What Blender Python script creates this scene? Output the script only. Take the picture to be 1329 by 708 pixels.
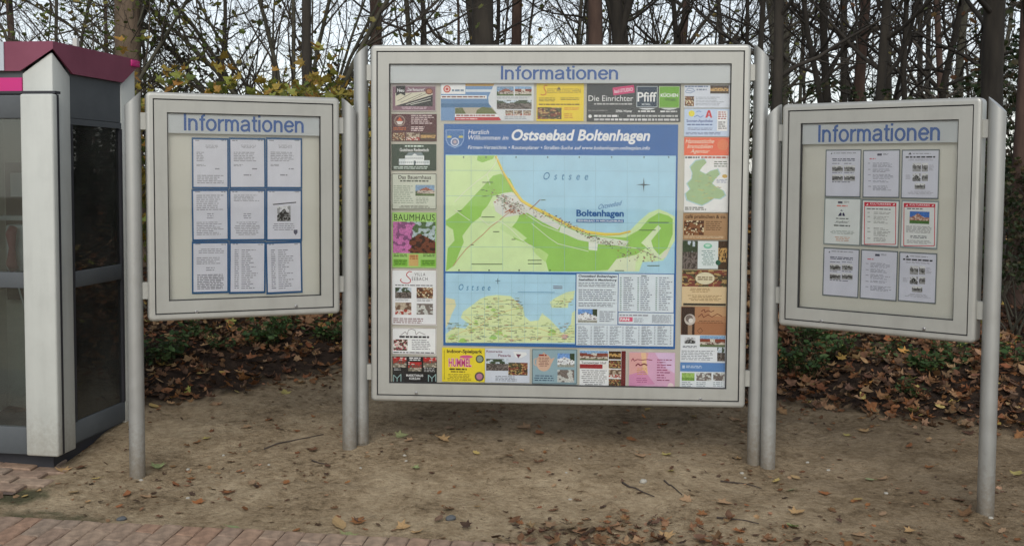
import bpy, bmesh, math, random
from math import sin, cos, pi, radians, sqrt
from mathutils import Vector, Matrix, noise

# ------------------------------------------------------------------ camera, sky, sun, exposure
scene = bpy.context.scene
COL = scene.collection
for o in list(bpy.data.objects):
    bpy.data.objects.remove(o)

FOC, PITCH, ROLL, PPX, PPY = 1387.78, radians(3.117163), radians(-0.33521), 664.5, 302.47
CAM = Vector((0.0, 0.0, 1.6))
_fw = Vector((0, cos(PITCH), -sin(PITCH)))
_up = Vector((0, sin(PITCH), cos(PITCH)))
_rt = Vector((1, 0, 0)) * cos(ROLL) - _up * sin(ROLL)
_uu = Vector((1, 0, 0)) * sin(ROLL) + _up * cos(ROLL)
cd = bpy.data.cameras.new('camera')
cam = bpy.data.objects.new('camera', cd)
COL.objects.link(cam)
cam.matrix_world = Matrix(((_rt.x, _uu.x, -_fw.x, CAM.x), (_rt.y, _uu.y, -_fw.y, CAM.y),
                           (_rt.z, _uu.z, -_fw.z, CAM.z), (0, 0, 0, 1)))
cd.sensor_width = 36.0
cd.lens = FOC / 1329.0 * 36.0
cd.shift_y = (PPY - 354.0) / 1329.0
cd.clip_end = 2000.0
scene.camera = cam

SUN_EL, SUN_AZ = radians(40), radians(183)      # azimuth clockwise from +y (north): behind the camera, a little right
world = bpy.data.worlds.new('World')
scene.world = world
world.use_nodes = True
wn = world.node_tree
wn.nodes.clear()
sky = wn.nodes.new('ShaderNodeTexSky')
sky.sky_type = 'NISHITA'
sky.sun_disc = False
sky.sun_elevation = SUN_EL
sky.sun_rotation = SUN_AZ
sky.air_density = 1.0
sky.dust_density = 1.0
sky.ozone_density = 1.0
hs = wn.nodes.new('ShaderNodeHueSaturation')
hs.inputs['Saturation'].default_value = 0.38
bg = wn.nodes.new('ShaderNodeBackground')
bg.inputs['Strength'].default_value = 0.15
wo = wn.nodes.new('ShaderNodeOutputWorld')
wn.links.new(sky.outputs[0], hs.inputs['Color'])
wn.links.new(hs.outputs[0], bg.inputs[0])
wn.links.new(bg.outputs[0], wo.inputs[0])

sl = bpy.data.lights.new('sun', 'SUN')
sl.energy = 1.5
sl.angle = radians(40)
sl.color = (1.0, 0.97, 0.92)
sun = bpy.data.objects.new('sun', sl)
COL.objects.link(sun)
_sd = Vector((sin(SUN_AZ) * cos(SUN_EL), cos(SUN_AZ) * cos(SUN_EL), sin(SUN_EL)))
sun.rotation_euler = _sd.to_track_quat('Z', 'Y').to_euler()
sun.location = (3, -10, 20)

scene.view_settings.view_transform = 'Standard'
scene.view_settings.look = 'None'
scene.view_settings.exposure = 0.12
scene.view_settings.gamma = 1.0
scene.view_settings.use_curve_mapping = False


# ------------------------------------------------------------------ helpers
def ray(u, v):
    X = (u - PPX) / FOC
    U = (PPY - v) / FOC
    return _fw + _rt * X + _uu * U


def smooth(a, b, x):
    t = min(1, max(0, (x - a) / (b - a)))
    return t * t * (3 - 2 * t)


def base_z(x, y):
    """the lie of the land: a gentle rise away from the road, flattening in the wood"""
    yy = y if y < 12 else 12 + (y - 12) * 0.35 if y < 40 else 21.8 + (y - 40) * 0.05
    if y < 2:
        yy = 2 - (2 - y) * 0.1
    xx = max(-20, min(20, x))
    dip = 0.034 * math.exp(-((x + 1.86) ** 2 + (y - 5.3) ** 2) / 0.25) + 0.030 * math.exp(-((x - 1.33) ** 2 + (y - 5.6) ** 2) / 0.35)
    return -0.325 - 0.0117 * xx + 0.0737 * yy - dip


def litter_edge(x):
    """distance from the road at which the bare sand gives way to the leaf bank"""
    e = 7.15 if x < 1 else 7.15 - 0.42 * (x - 1)
    if x < -1.2:
        e -= 0.55 * (-1.2 - x)
    return max(e, 5.6) + 0.25 * noise.noise(Vector((x * 1.1, 3.3, 0))) + 0.08 * noise.noise(Vector((x * 4, 8.3, 0)))


def path_edge(x):
    return 4.722 - 0.0915 * (x + 2.29) if x > -6 else 5.06


def gz(x, y):
    z = base_z(x, y)
    if y < 40 and abs(x) < 30:
        a = 1.0
        if y < path_edge(x) + 0.25 and x < 1.2:
            a = smooth(path_edge(x) - 0.02, path_edge(x) + 0.25, y)
        if -3.6 < x < -2.1 and 5.2 < y < 6.6:
            a = 0.0
        if -3.8 < x < -2.2 and 4.9 < y < 6.0:
            z -= 0.035 * smooth(-2.2, -2.38, x) * smooth(4.9, 5.1, y) * smooth(6.0, 5.8, y)
        z += a * (0.022 * noise.noise(Vector((x * 1.7, y * 1.7, 0))) + 0.011 * noise.noise(Vector((x * 5, y * 5, 4)))
                  + 0.009 * noise.noise(Vector((x * 12, y * 12, 9))) + 0.004 * noise.noise(Vector((x * 27, y * 27, 2))))
        for fx, fy in POST_FEET:          # soil heaped a little round the post feet
            q = (x - fx) ** 2 + (y - fy) ** 2
            if q < 0.06:
                z += 0.010 * math.exp(-q / 0.007) * (1 + 0.8 * noise.noise(Vector((x * 9, y * 9, 1))))
        d = y - litter_edge(x)
        if d > 0:
            z += min(0.13, d * 0.16) * (1 + 0.5 * noise.noise(Vector((x * 2, y * 2, 7))))
    return z


POST_FEET = [(-1.862, 5.307), (-0.874, 5.706), (-0.81, 5.769), (1.294, 5.637), (1.357, 5.58), (2.205, 4.936)]


def gnd(u, v):
    d = ray(u, v)
    t = 4.0
    for _ in range(40):
        p = CAM + d * t
        t += (p.z - gz(p.x, p.y)) / (-d.z + 0.0737 * d.y)
    return CAM + d * t


def at_dist(u, dist):
    """ground point seen in column u at a given distance from the camera plane"""
    x = (u - PPX) / FOC * dist
    return Vector((x, dist, base_z(x, dist)))


def lin(c):
    r = []
    for k in c[:3]:
        k = k / 255.0
        r.append(k / 12.92 if k <= 0.04045 else ((k + 0.055) / 1.055) ** 2.4)
    return tuple(r)


def tag(o, label=None, cat=None, group=None, kind=None):
    if label:
        o['label'] = label
    if cat:
        o['category'] = cat
    if group:
        o['group'] = group
    if kind:
        o['kind'] = kind
    return o


def empty(name, loc, rz=0.0):
    e = bpy.data.objects.new(name, None)
    COL.objects.link(e)
    e.location = loc
    e.rotation_euler = (0, 0, rz)
    e.empty_display_size = 0.1
    return e


class MB:
    """collects polygons (with an optional colour each) and links them as ONE mesh object"""

    def __init__(self):
        self.v, self.f, self.c, self.sm = [], [], [], []

    def poly(self, pts, col=(1, 1, 1), sm=False):
        i = len(self.v)
        self.v.extend([tuple(p) for p in pts])
        self.f.append(tuple(range(i, i + len(pts))))
        self.c.append(col)
        self.sm.append(sm)

    def faces(self, verts, faces, col=(1, 1, 1), sm=False):
        i = len(self.v)
        self.v.extend([tuple(p) for p in verts])
        for f in faces:
            self.f.append(tuple(i + k for k in f))
            self.c.append(col)
            self.sm.append(sm)

    def box(self, x0, x1, y0, y1, z0, z1, col=(1, 1, 1)):
        v = [(x0, y0, z0), (x1, y0, z0), (x1, y1, z0), (x0, y1, z0), (x0, y0, z1), (x1, y0, z1), (x1, y1, z1), (x0, y1, z1)]
        self.faces(v, [(0, 3, 2, 1), (4, 5, 6, 7), (0, 1, 5, 4), (1, 2, 6, 5), (2, 3, 7, 6), (3, 0, 4, 7)], col)

    def tube(self, pts, rad, n=6, col=(1, 1, 1), caps=True, sm=True):
        m = len(pts)
        base = len(self.v)
        prev = None
        for k in range(m):
            p = pts[k]
            d = (pts[min(k + 1, m - 1)] - pts[max(k - 1, 0)])
            if d.length < 1e-9:
                d = Vector((0, 0, 1))
            d.normalize()
            if prev is None:
                a = Vector((1, 0, 0)) if abs(d.x) < 0.8 else Vector((0, 1, 0))
                s = d.cross(a).normalized()
            else:
                s = prev - d * prev.dot(d)
                if s.length < 1e-6:
                    s = d.orthogonal()
                s.normalize()
            prev = s
            t = d.cross(s)
            r = rad[k]
            for j in range(n):
                an = 2 * pi * j / n
                q = p + s * (r * cos(an)) + t * (r * sin(an))
                self.v.append((q.x, q.y, q.z))
        for k in range(m - 1):
            for j in range(n):
                a = base + k * n + j
                b = base + k * n + (j + 1) % n
                self.f.append((a, b, b + n, a + n))
                self.c.append(col)
                self.sm.append(sm)
        if caps:
            self.f.append(tuple(base + j for j in reversed(range(n))))
            self.c.append(col)
            self.sm.append(False)
            self.f.append(tuple(base + (m - 1) * n + j for j in range(n)))
            self.c.append(col)
            self.sm.append(False)

    def mesh(self, name, mat, colours=True):
        me = bpy.data.meshes.new(name)
        me.from_pydata(self.v, [], self.f)
        if colours:
            at = me.color_attributes.new('Col', 'FLOAT_COLOR', 'CORNER')
            buf = []
            for f, c in zip(self.f, self.c):
                buf.extend((c[0], c[1], c[2], 1.0) * len(f))
            at.data.foreach_set('color', buf)
        me.polygons.foreach_set('use_smooth', self.sm)
        me.materials.append(mat)
        me.update()
        return me

    def build(self, name, mat, parent=None, loc=None, rz=0.0, colours=False):
        o = bpy.data.objects.new(name, self.mesh(name, mat, colours))
        COL.objects.link(o)
        if parent:
            o.parent = parent
        if loc is not None:
            o.location = loc
        o.rotation_euler = (0, 0, rz)
        return o


def bevel_obj(o, w, seg=2, ang=30):
    m = o.modifiers.new('bevel', 'BEVEL')
    m.width = w
    m.segments = seg
    m.limit_method = 'ANGLE'
    m.angle_limit = radians(ang)
    for p in o.data.polygons:
        p.use_smooth = True
    return o


# ------------------------------------------------------------------ materials
def new_mat(name):
    m = bpy.data.materials.new(name)
    m.use_nodes = True
    nt = m.node_tree
    b = nt.nodes['Principled BSDF']
    return m, nt, b


def N(nt, t, **kw):
    n = nt.nodes.new(t)
    for k, v in kw.items():
        if k in n.inputs:
            n.inputs[k].default_value = v
        else:
            setattr(n, k, v)
    return n


def ramp(nt, stops):
    r = nt.nodes.new('ShaderNodeValToRGB')
    e = r.color_ramp.elements
    while len(e) < len(stops):
        e.new(0.5)
    for i, (p, c) in enumerate(stops):
        e[i].position = p
        e[i].color = (c[0], c[1], c[2], 1)
    return r


def mottled(name, c1, c2, scale=8.0, rough=0.6, metal=0.0, bump=0.0, bscale=60.0, stretch=None, spec=0.5, detail=6.0):
    m, nt, b = new_mat(name)
    tc = N(nt, 'ShaderNodeTexCoord')
    src = tc.outputs['Object']
    if stretch:
        mp = N(nt, 'ShaderNodeMapping')
        mp.inputs['Scale'].default_value = stretch
        nt.links.new(src, mp.inputs[0])
        src = mp.outputs[0]
    n1 = N(nt, 'ShaderNodeTexNoise', Scale=scale, Detail=detail, Roughness=0.6)
    nt.links.new(src, n1.inputs['Vector'])
    r = ramp(nt, [(0.3, c1), (0.7, c2)])
    nt.links.new(n1.outputs[0], r.inputs[0])
    nt.links.new(r.outputs[0], b.inputs['Base Color'])
    b.inputs['Roughness'].default_value = rough
    b.inputs['Metallic'].default_value = metal
    b.inputs['Specular IOR Level'].default_value = spec
    if bump:
        n2 = N(nt, 'ShaderNodeTexNoise', Scale=bscale, Detail=6.0)
        nt.links.new(src, n2.inputs['Vector'])
        bp = N(nt, 'ShaderNodeBump', Strength=bump, Distance=0.01)
        nt.links.new(n2.outputs[0], bp.inputs['Height'])
        nt.links.new(bp.outputs[0], b.inputs['Normal'])
    return m


def attr_mat(name, rough=0.6, bump=0.0, bscale=80, spec=0.4, trans=0.0, var=0.25, vscale=30):
    """colour comes from each face's own colour, with a little grain"""
    m, nt, b = new_mat(name)
    a = N(nt, 'ShaderNodeVertexColor', layer_name='Col')
    tc = N(nt, 'ShaderNodeTexCoord')
    n1 = N(nt, 'ShaderNodeTexNoise', Scale=vscale, Detail=5.0)
    nt.links.new(tc.outputs['Object'], n1.inputs['Vector'])
    mr = N(nt, 'ShaderNodeMapRange')
    mr.inputs['From Min'].default_value = 0.3
    mr.inputs['From Max'].default_value = 0.7
    mr.inputs['To Min'].default_value = 1 - var
    mr.inputs['To Max'].default_value = 1 + var
    nt.links.new(n1.outputs[0], mr.inputs[0])
    mx = N(nt, 'ShaderNodeMix', data_type='RGBA', blend_type='MULTIPLY')
    mx.inputs['Factor'].default_value = 1
    nt.links.new(a.outputs[0], mx.inputs[6])
    nt.links.new(mr.outputs[0], mx.inputs[7])
    nt.links.new(mx.outputs[2], b.inputs['Base Color'])
    b.inputs['Roughness'].default_value = rough
    b.inputs['Specular IOR Level'].default_value = spec
    if bump:
        n2 = N(nt, 'ShaderNodeTexNoise', Scale=bscale, Detail=4.0)
        nt.links.new(tc.outputs['Object'], n2.inputs['Vector'])
        bp = N(nt, 'ShaderNodeBump', Strength=bump, Distance=0.01)
        nt.links.new(n2.outputs[0], bp.inputs['Height'])
        nt.links.new(bp.outputs[0], b.inputs['Normal'])
    if trans:
        out = nt.nodes['Material Output']
        tr = N(nt, 'ShaderNodeBsdfTranslucent')
        nt.links.new(mx.outputs[2], tr.inputs[0])
        ms = N(nt, 'ShaderNodeMixShader')
        ms.inputs[0].default_value = trans
        nt.links.new(b.outputs[0], ms.inputs[1])
        nt.links.new(tr.outputs[0], ms.inputs[2])
        nt.links.new(ms.outputs[0], out.inputs[0])
    return m


def glass_mat(name, tint=(0.93, 0.95, 0.94), ior=1.5, dust_glare=0.0):
    m, nt, b = new_mat(name)
    nt.nodes.remove(b)
    out = nt.nodes['Material Output']
    tr = N(nt, 'ShaderNodeBsdfTransparent')
    tr.inputs[0].default_value = (*tint, 1)
    gl = N(nt, 'ShaderNodeBsdfGlossy', Roughness=0.02)
    fr = N(nt, 'ShaderNodeFresnel', IOR=ior)
    ms = N(nt, 'ShaderNodeMixShader')
    nt.links.new(fr.outputs[0], ms.inputs[0])
    nt.links.new(tr.outputs[0], ms.inputs[1])
    nt.links.new(gl.outputs[0], ms.inputs[2])
    last = ms
    if dust_glare:
        df = N(nt, 'ShaderNodeBsdfDiffuse')
        df.inputs[0].default_value = (0.55, 0.55, 0.5, 1)
        tc = N(nt, 'ShaderNodeTexCoord')
        n1 = N(nt, 'ShaderNodeTexNoise', Scale=3.0, Detail=7.0)
        nt.links.new(tc.outputs['Object'], n1.inputs['Vector'])
        mr = N(nt, 'ShaderNodeMapRange')
        mr.inputs['From Min'].default_value = 0.3
        mr.inputs['From Max'].default_value = 0.75
        mr.inputs['To Min'].default_value = 0.2 * dust_glare
        mr.inputs['To Max'].default_value = dust_glare
        nt.links.new(n1.outputs[0], mr.inputs[0])
        m2 = N(nt, 'ShaderNodeMixShader')
        nt.links.new(mr.outputs[0], m2.inputs[0])
        nt.links.new(ms.outputs[0], m2.inputs[1])
        nt.links.new(df.outputs[0], m2.inputs[2])
        last = m2
    nt.links.new(last.outputs[0], out.inputs[0])
    return m


def metal(name, c, rough, met, grime=0.10, splash=0.0):
    """satin aluminium: faint vertical run-off streaks, smudges and a little gloss variation"""
    m, nt, b = new_mat(name)
    tc = N(nt, 'ShaderNodeTexCoord')
    mp = N(nt, 'ShaderNodeMapping')
    mp.inputs['Scale'].default_value = (11, 11, 1.2)
    nt.links.new(tc.outputs['Object'], mp.inputs[0])
    n1 = N(nt, 'ShaderNodeTexNoise', Scale=1.0, Detail=6.0, Roughness=0.65)
    nt.links.new(mp.outputs[0], n1.inputs['Vector'])
    n2 = N(nt, 'ShaderNodeTexNoise', Scale=5.0, Detail=8.0, Roughness=0.7)
    nt.links.new(tc.outputs['Object'], n2.inputs['Vector'])
    ad = N(nt, 'ShaderNodeMath', operation='MULTIPLY')
    nt.links.new(n1.outputs[0], ad.inputs[0])
    nt.links.new(n2.outputs[0], ad.inputs[1])
    r = ramp(nt, [(0.12, tuple(k * (1 - grime) for k in c)), (0.24, tuple(k * (1 - grime * 0.35) for k in c)), (0.36, c)])
    nt.links.new(ad.outputs[0], r.inputs[0])
    col = r.outputs[0]
    if splash:
        # sand splashed up by rain, ragged upper edge
        sx = N(nt, 'ShaderNodeSeparateXYZ')
        nt.links.new(tc.outputs['Object'], sx.inputs[0])
        n4 = N(nt, 'ShaderNodeTexNoise', Scale=45.0, Detail=8.0, Roughness=0.75)
        nt.links.new(tc.outputs['Object'], n4.inputs['Vector'])
        ma = N(nt, 'ShaderNodeMath', operation='MULTIPLY_ADD')
        nt.links.new(n4.outputs[0], ma.inputs[0])
        ma.inputs[1].default_value = -0.55
        nt.links.new(sx.outputs[2], ma.inputs[2])
        mr = N(nt, 'ShaderNodeMapRange')
        mr.inputs['From Min'].default_value = -0.30
        mr.inputs['From Max'].default_value = -0.02
        mr.inputs['To Min'].default_value = splash
        mr.inputs['To Max'].default_value = 0.0
        nt.links.new(ma.outputs[0], mr.inputs[0])
        mx = N(nt, 'ShaderNodeMix', data_type='RGBA')
        nt.links.new(mr.outputs[0], mx.inputs[0])
        nt.links.new(col, mx.inputs[6])
        mx.inputs[7].default_value = (0.20, 0.155, 0.10, 1)
        col = mx.outputs[2]
    nt.links.new(col, b.inputs['Base Color'])
    rr = N(nt, 'ShaderNodeMapRange')
    rr.inputs['From Min'].default_value = 0.3
    rr.inputs['From Max'].default_value = 0.7
    rr.inputs['To Min'].default_value = rough - 0.08
    rr.inputs['To Max'].default_value = rough + 0.12
    nt.links.new(n2.outputs[0], rr.inputs[0])
    nt.links.new(rr.outputs[0], b.inputs['Roughness'])
    b.inputs['Metallic'].default_value = met
    n3 = N(nt, 'ShaderNodeTexNoise', Scale=300.0, Detail=2.0)
    nt.links.new(tc.outputs['Object'], n3.inputs['Vector'])
    bp = N(nt, 'ShaderNodeBump', Strength=0.04, Distance=0.005)
    nt.links.new(n3.outputs[0], bp.inputs['Height'])
    nt.links.new(bp.outputs[0], b.inputs['Normal'])
    return m


M = {}
M['alu'] = metal('satin_aluminium', (0.43, 0.43, 0.395), 0.36, 0.45, 0.13)
M['post'] = metal('post_aluminium', (0.40, 0.405, 0.385), 0.36, 0.55, 0.10, 0.7)
M['door'] = metal('door_aluminium', (0.385, 0.385, 0.35), 0.42, 0.35, 0.13)
M['seal_shade'] = mottled('dark_seal_shade', (0.012, 0.013, 0.015), (0.02, 0.02, 0.022), 20, 0.6)
M['steel'] = mottled('lock_steel', (0.35, 0.35, 0.36), (0.45, 0.45, 0.45), 40, 0.3, 0.9)
M['cream'] = mottled('cream_backing', (0.60, 0.585, 0.51), (0.66, 0.645, 0.565), 2.0, 0.7)
M['greyback'] = mottled('grey_backing', (0.52, 0.49, 0.41), (0.57, 0.54, 0.46), 2.0, 0.7)
M['strip'] = mottled('header_film', (0.48, 0.505, 0.51), (0.55, 0.57, 0.575), 2.5, 0.5)
M['blue_letter'] = mottled('blue_letter_film', (0.003, 0.072, 0.30), (0.005, 0.082, 0.33), 4, 0.6)
M['print'] = attr_mat('printed_sheet', 0.55, spec=0.12, var=0.05, vscale=12)
M['pane'] = glass_mat('case_glass', (0.99, 0.995, 0.99), 1.38, 0.022)
M['booth_pane'] = glass_mat('booth_glass', (0.76, 0.80, 0.78), 1.6, 0.05)  # pale film also stands in for reflections painted onto the booth glass
M['b_white'] = metal('booth_offwhite', (0.50, 0.515, 0.475), 0.5, 0.0, 0.14, 0.5)
M['b_grey'] = mottled('booth_grey', (0.075, 0.083, 0.088), (0.10, 0.109, 0.114), 5, 0.6, spec=0.2)
M['b_light'] = mottled('booth_lightgrey', (0.42, 0.46, 0.50), (0.47, 0.51, 0.55), 5, 0.5)
M['b_dark'] = mottled('booth_dark', (0.018, 0.019, 0.024), (0.03, 0.03, 0.036), 5, 0.6)
M['b_magenta'] = mottled('booth_magenta_weathered', (0.165, 0.032, 0.062), (0.215, 0.052, 0.090), 4, 0.45)
M['b_handset'] = mottled('handset_red', (0.22, 0.045, 0.065), (0.27, 0.06, 0.08), 10, 0.45)
M['b_pink'] = mottled('booth_sign_magenta', (0.50, 0.012, 0.16), (0.55, 0.02, 0.19), 3, 0.35)
M['brick'] = attr_mat('clay_brick', 0.85, 0.35, 120, 0.25, var=0.3, vscale=22)
M['joint'] = mottled('sandy_joint', (0.075, 0.052, 0.040), (0.15, 0.105, 0.08), 18, 0.95, 0, 0.5, 150)
M['leaf_dead'] = attr_mat('dead_leaf', 0.75, 0.25, 60, 0.3, 0.15, 0.3, 40)
M['leaf_live'] = attr_mat('live_leaf', 0.55, 0.2, 60, 0.35, 0.35, 0.3, 40)
M['twig'] = mottled('twig_bark', (0.035, 0.026, 0.020), (0.075, 0.055, 0.042), 30, 0.9, 0, 0.4, 90)
M['pebble'] = mottled('pebble', (0.26, 0.24, 0.20), (0.44, 0.42, 0.36), 30, 0.7, 0, 0.3, 60)
M['slate'] = mottled('slate_stone', (0.055, 0.06, 0.064), (0.11, 0.118, 0.122), 25, 0.7, 0, 0.3, 60)
M['bark_dark'] = mottled('bark_dark', (0.014, 0.0115, 0.009), (0.042, 0.035, 0.026), 9, 0.95, 0, 0.9, 22, (1, 1, 0.25))
M['bark_brown'] = mottled('bark_brown', (0.09, 0.062, 0.042), (0.17, 0.125, 0.085), 9, 0.95, 0, 0.8, 20, (1, 1, 0.2))
M['bark_red'] = mottled('bark_red', (0.042, 0.024, 0.018), (0.095, 0.058, 0.042), 9, 0.95, 0, 0.9, 18, (1, 1, 0.3))
M['bark_green'] = mottled('bark_green', (0.036, 0.035, 0.024), (0.090, 0.082, 0.056), 8, 0.95, 0, 0.7, 24, (1, 1, 0.3))
M['branch'] = mottled('branch_bark', (0.030, 0.025, 0.019), (0.080, 0.066, 0.048), 6, 0.95, 0, 0.4, 40)


def ground_material():
    m, nt, b = new_mat('sandy_soil')
    tc = N(nt, 'ShaderNodeTexCoord')
    at = N(nt, 'ShaderNodeVertexColor', layer_name='Col')     # R humus, G moss
    sep = N(nt, 'ShaderNodeSeparateColor')
    nt.links.new(at.outputs[0], sep.inputs[0])

    def noise_(s, d=8.0, r=0.6):
        n = N(nt, 'ShaderNodeTexNoise', Scale=s, Detail=d, Roughness=r)
        nt.links.new(tc.outputs['Object'], n.inputs['Vector'])
        return n.outputs[0]
    sand = ramp(nt, [(0.36, (0.105, 0.074, 0.043)), (0.46, (0.305, 0.228, 0.138)), (0.60, (0.50, 0.395, 0.258))])
    mixn = N(nt, 'ShaderNodeMix', data_type='FLOAT')
    mixn.inputs[0].default_value = 0.5
    nt.links.new(noise_(2.6, 10, 0.72), mixn.inputs[2])
    nt.links.new(noise_(24, 10, 0.75), mixn.inputs[3])
    nt.links.new(mixn.outputs[0], sand.inputs[0])
    hum = ramp(nt, [(0.3, (0.018, 0.012, 0.009)), (0.7, (0.06, 0.040, 0.028))])
    nt.links.new(noise_(14), hum.inputs[0])
    moss = ramp(nt, [(0.3, (0.085, 0.078, 0.045)), (0.7, (0.135, 0.130, 0.068))])
    nt.links.new(noise_(20), moss.inputs[0])

    def edge(ch, ns, amt):
        a = N(nt, 'ShaderNodeMath', operation='MULTIPLY_ADD')
        nt.links.new(noise_(ns), a.inputs[0])
        a.inputs[1].default_value = amt
        nt.links.new(ch, a.inputs[2])
        r = N(nt, 'ShaderNodeMapRange', interpolation_type='SMOOTHSTEP')
        r.inputs['From Min'].default_value = amt * 0.5 + 0.28
        r.inputs['From Max'].default_value = amt * 0.5 + 0.72
        nt.links.new(a.outputs[0], r.inputs[0])
        return r.outputs[0]
    m0 = N(nt, 'ShaderNodeMix', data_type='RGBA', blend_type='MULTIPLY')      # darker, loamier soil, and shade painted behind the map case
    nt.links.new(sep.outputs[2], m0.inputs[0])
    nt.links.new(sand.outputs[0], m0.inputs[6])
    m0.inputs[7].default_value = (0.56, 0.53, 0.50, 1)
    m1 = N(nt, 'ShaderNodeMix', data_type='RGBA')
    nt.links.new(edge(sep.outputs[0], 6, 1.2), m1.inputs[0])
    nt.links.new(m0.outputs[2], m1.inputs[6])
    nt.links.new(hum.outputs[0], m1.inputs[7])
    m2 = N(nt, 'ShaderNodeMix', data_type='RGBA')
    nt.links.new(edge(sep.outputs[1], 9, 1.0), m2.inputs[0])
    nt.links.new(m1.outputs[2], m2.inputs[6])
    nt.links.new(moss.outputs[0], m2.inputs[7])
    # scattered crumbs of dark organic matter
    vo = N(nt, 'ShaderNodeTexVoronoi', Scale=55.0)
    nt.links.new(tc.outputs['Object'], vo.inputs['Vector'])
    cr = ramp(nt, [(0.10, (0.35, 0.32, 0.3)), (0.24, (1, 1, 1))])
    nt.links.new(vo.outputs['Distance'], cr.inputs[0])
    m3 = N(nt, 'ShaderNodeMix', data_type='RGBA', blend_type='MULTIPLY')
    gate = N(nt, 'ShaderNodeMapRange')
    gate.inputs['From Min'].default_value = 0.5
    gate.inputs['From Max'].default_value = 0.62
    nt.links.new(noise_(3.0), gate.inputs[0])
    nt.links.new(gate.outputs[0], m3.inputs[0])
    nt.links.new(m2.outputs[2], m3.inputs[6])
    nt.links.new(cr.outputs[0], m3.inputs[7])
    nt.links.new(m3.outputs[2], b.inputs['Base Color'])
    b.inputs['Roughness'].default_value = 0.95
    b.inputs['Specular IOR Level'].default_value = 0.15
    bp = N(nt, 'ShaderNodeBump', Strength=1.0, Distance=0.035)
    nt.links.new(noise_(38, 10, 0.7), bp.inputs['Height'])
    nt.links.new(bp.outputs[0], b.inputs['Normal'])
    return m


M['ground'] = ground_material()


# ------------------------------------------------------------------ ground
def build_ground():
    def steps(segs):
        r = [segs[0][0]]
        for a, b, s in segs:
            n = max(1, int(round((b - a) / s)))
            r += [a + (b - a) * (i + 1) / n for i in range(n)]
        return r
    xs = steps([(-400, -40, 60), (-40, -8, 2), (-8, -3.6, 0.2), (-3.6, 4.0, 0.035), (4.0, 8, 0.2), (8, 40, 2), (40, 400, 60)])
    ys = steps([(-60, 2, 6), (2, 4.0, 0.2), (4.0, 8.6, 0.035), (8.6, 12, 0.1), (12, 20, 0.4), (20, 60, 2), (60, 600, 60)])
    nx = len(xs)
    verts, cols = [], []
    for y in ys:
        for x in xs:
            verts.append((x, y, gz(x, y)))
            d = y - litter_edge(x)
            h = smooth(-0.50, 0.45, d)
            wet_shade = 0.75 * max(smooth(0.7, 2.2, x) * smooth(2.0, 4.0, y), 0.7 * smooth(5.2, 6.2, y) * smooth(-0.9, -0.3, x))  # damper soil at right; the map case's shade painted in behind it
            mo = 0.0
            if x < -1.6 and y < 6.6:
                mo = max(0, 1 - abs(y - (path_edge(x) + 0.06)) / 0.22) * smooth(-1.55, -2.0, x) * 0.55
                mo = max(mo, max(0, 1 - sqrt(((x + 2.36) / 0.25) ** 2 + ((y - 5.05) / 0.28) ** 2)) * 1.1)
            cols.extend((h, mo, wet_shade, 1))
    faces = []
    for j in range(len(ys) - 1):
        for i in range(nx - 1):
            a = j * nx + i
            faces.append((a, a + 1, a + nx + 1, a + nx))
    me = bpy.data.meshes.new('ground')
    me.from_pydata(verts, [], faces)
    at = me.color_attributes.new('Col', 'FLOAT_COLOR', 'POINT')
    at.data.foreach_set('color', cols)
    me.polygons.foreach_set('use_smooth', [True] * len(faces))
    me.materials.append(M['ground'])
    o = bpy.data.objects.new('ground', me)
    COL.objects.link(o)
    tag(o, kind='structure')
    return o


build_ground()


def brick_mesh(L, W, H, col, seed):
    r = random.Random(seed)
    mb = MB()
    b = 0.006
    j = lambda: r.uniform(-0.0025, 0.0025)
    vb = [(-L / 2, -W / 2, -H), (L / 2, -W / 2, -H), (L / 2, W / 2, -H), (-L / 2, W / 2, -H)]
    vm = [(x + j(), y + j(), -b) for x, y, z in vb]
    vt = [(x * (1 - 2 * b / L) + j(), y * (1 - 2 * b / W) + j(), r.uniform(-0.0015, 0.0015)) for x, y, z in vb]
    fs = [(8, 9, 10, 11)]
    for a in range(4):
        c = (a + 1) % 4
        fs += [(a, c, 4 + c, 4 + a), (4 + a, 4 + c, 8 + c, 8 + a)]
    mb.faces(vb + vm + vt, fs, col)
    return mb.mesh('brick', M['brick'], True)


BRICK_COLS = [lin((148, 128, 110)), lin((144, 123, 106)), lin((153, 133, 114)), lin((150, 122, 102)), lin((143, 126, 110)), lin((152, 127, 107))]
BRICK_MESH = [brick_mesh(0.187, 0.0885, 0.06, tuple(k * 0.85 for k in BRICK_COLS[i % 6]), i) for i in range(12)]
HALF_MESH = [brick_mesh(0.0915, 0.0885, 0.06, tuple(k * 0.85 for k in BRICK_COLS[i % 6]), i + 50) for i in range(6)]


def put_brick(parent, mesh, x, y, ang, rng, lift):
    o = bpy.data.objects.new('brick', mesh)
    COL.objects.link(o)
    o.parent = parent
    o.location = (x, y, gz(x, y) + lift + rng.uniform(-0.0015, 0.0015))
    o.rotation_euler = (math.atan(0.0737) * cos(ang) + rng.uniform(-0.006, 0.006), -math.atan(0.0737) * sin(ang), ang + rng.uniform(-0.005, 0.005))


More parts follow.
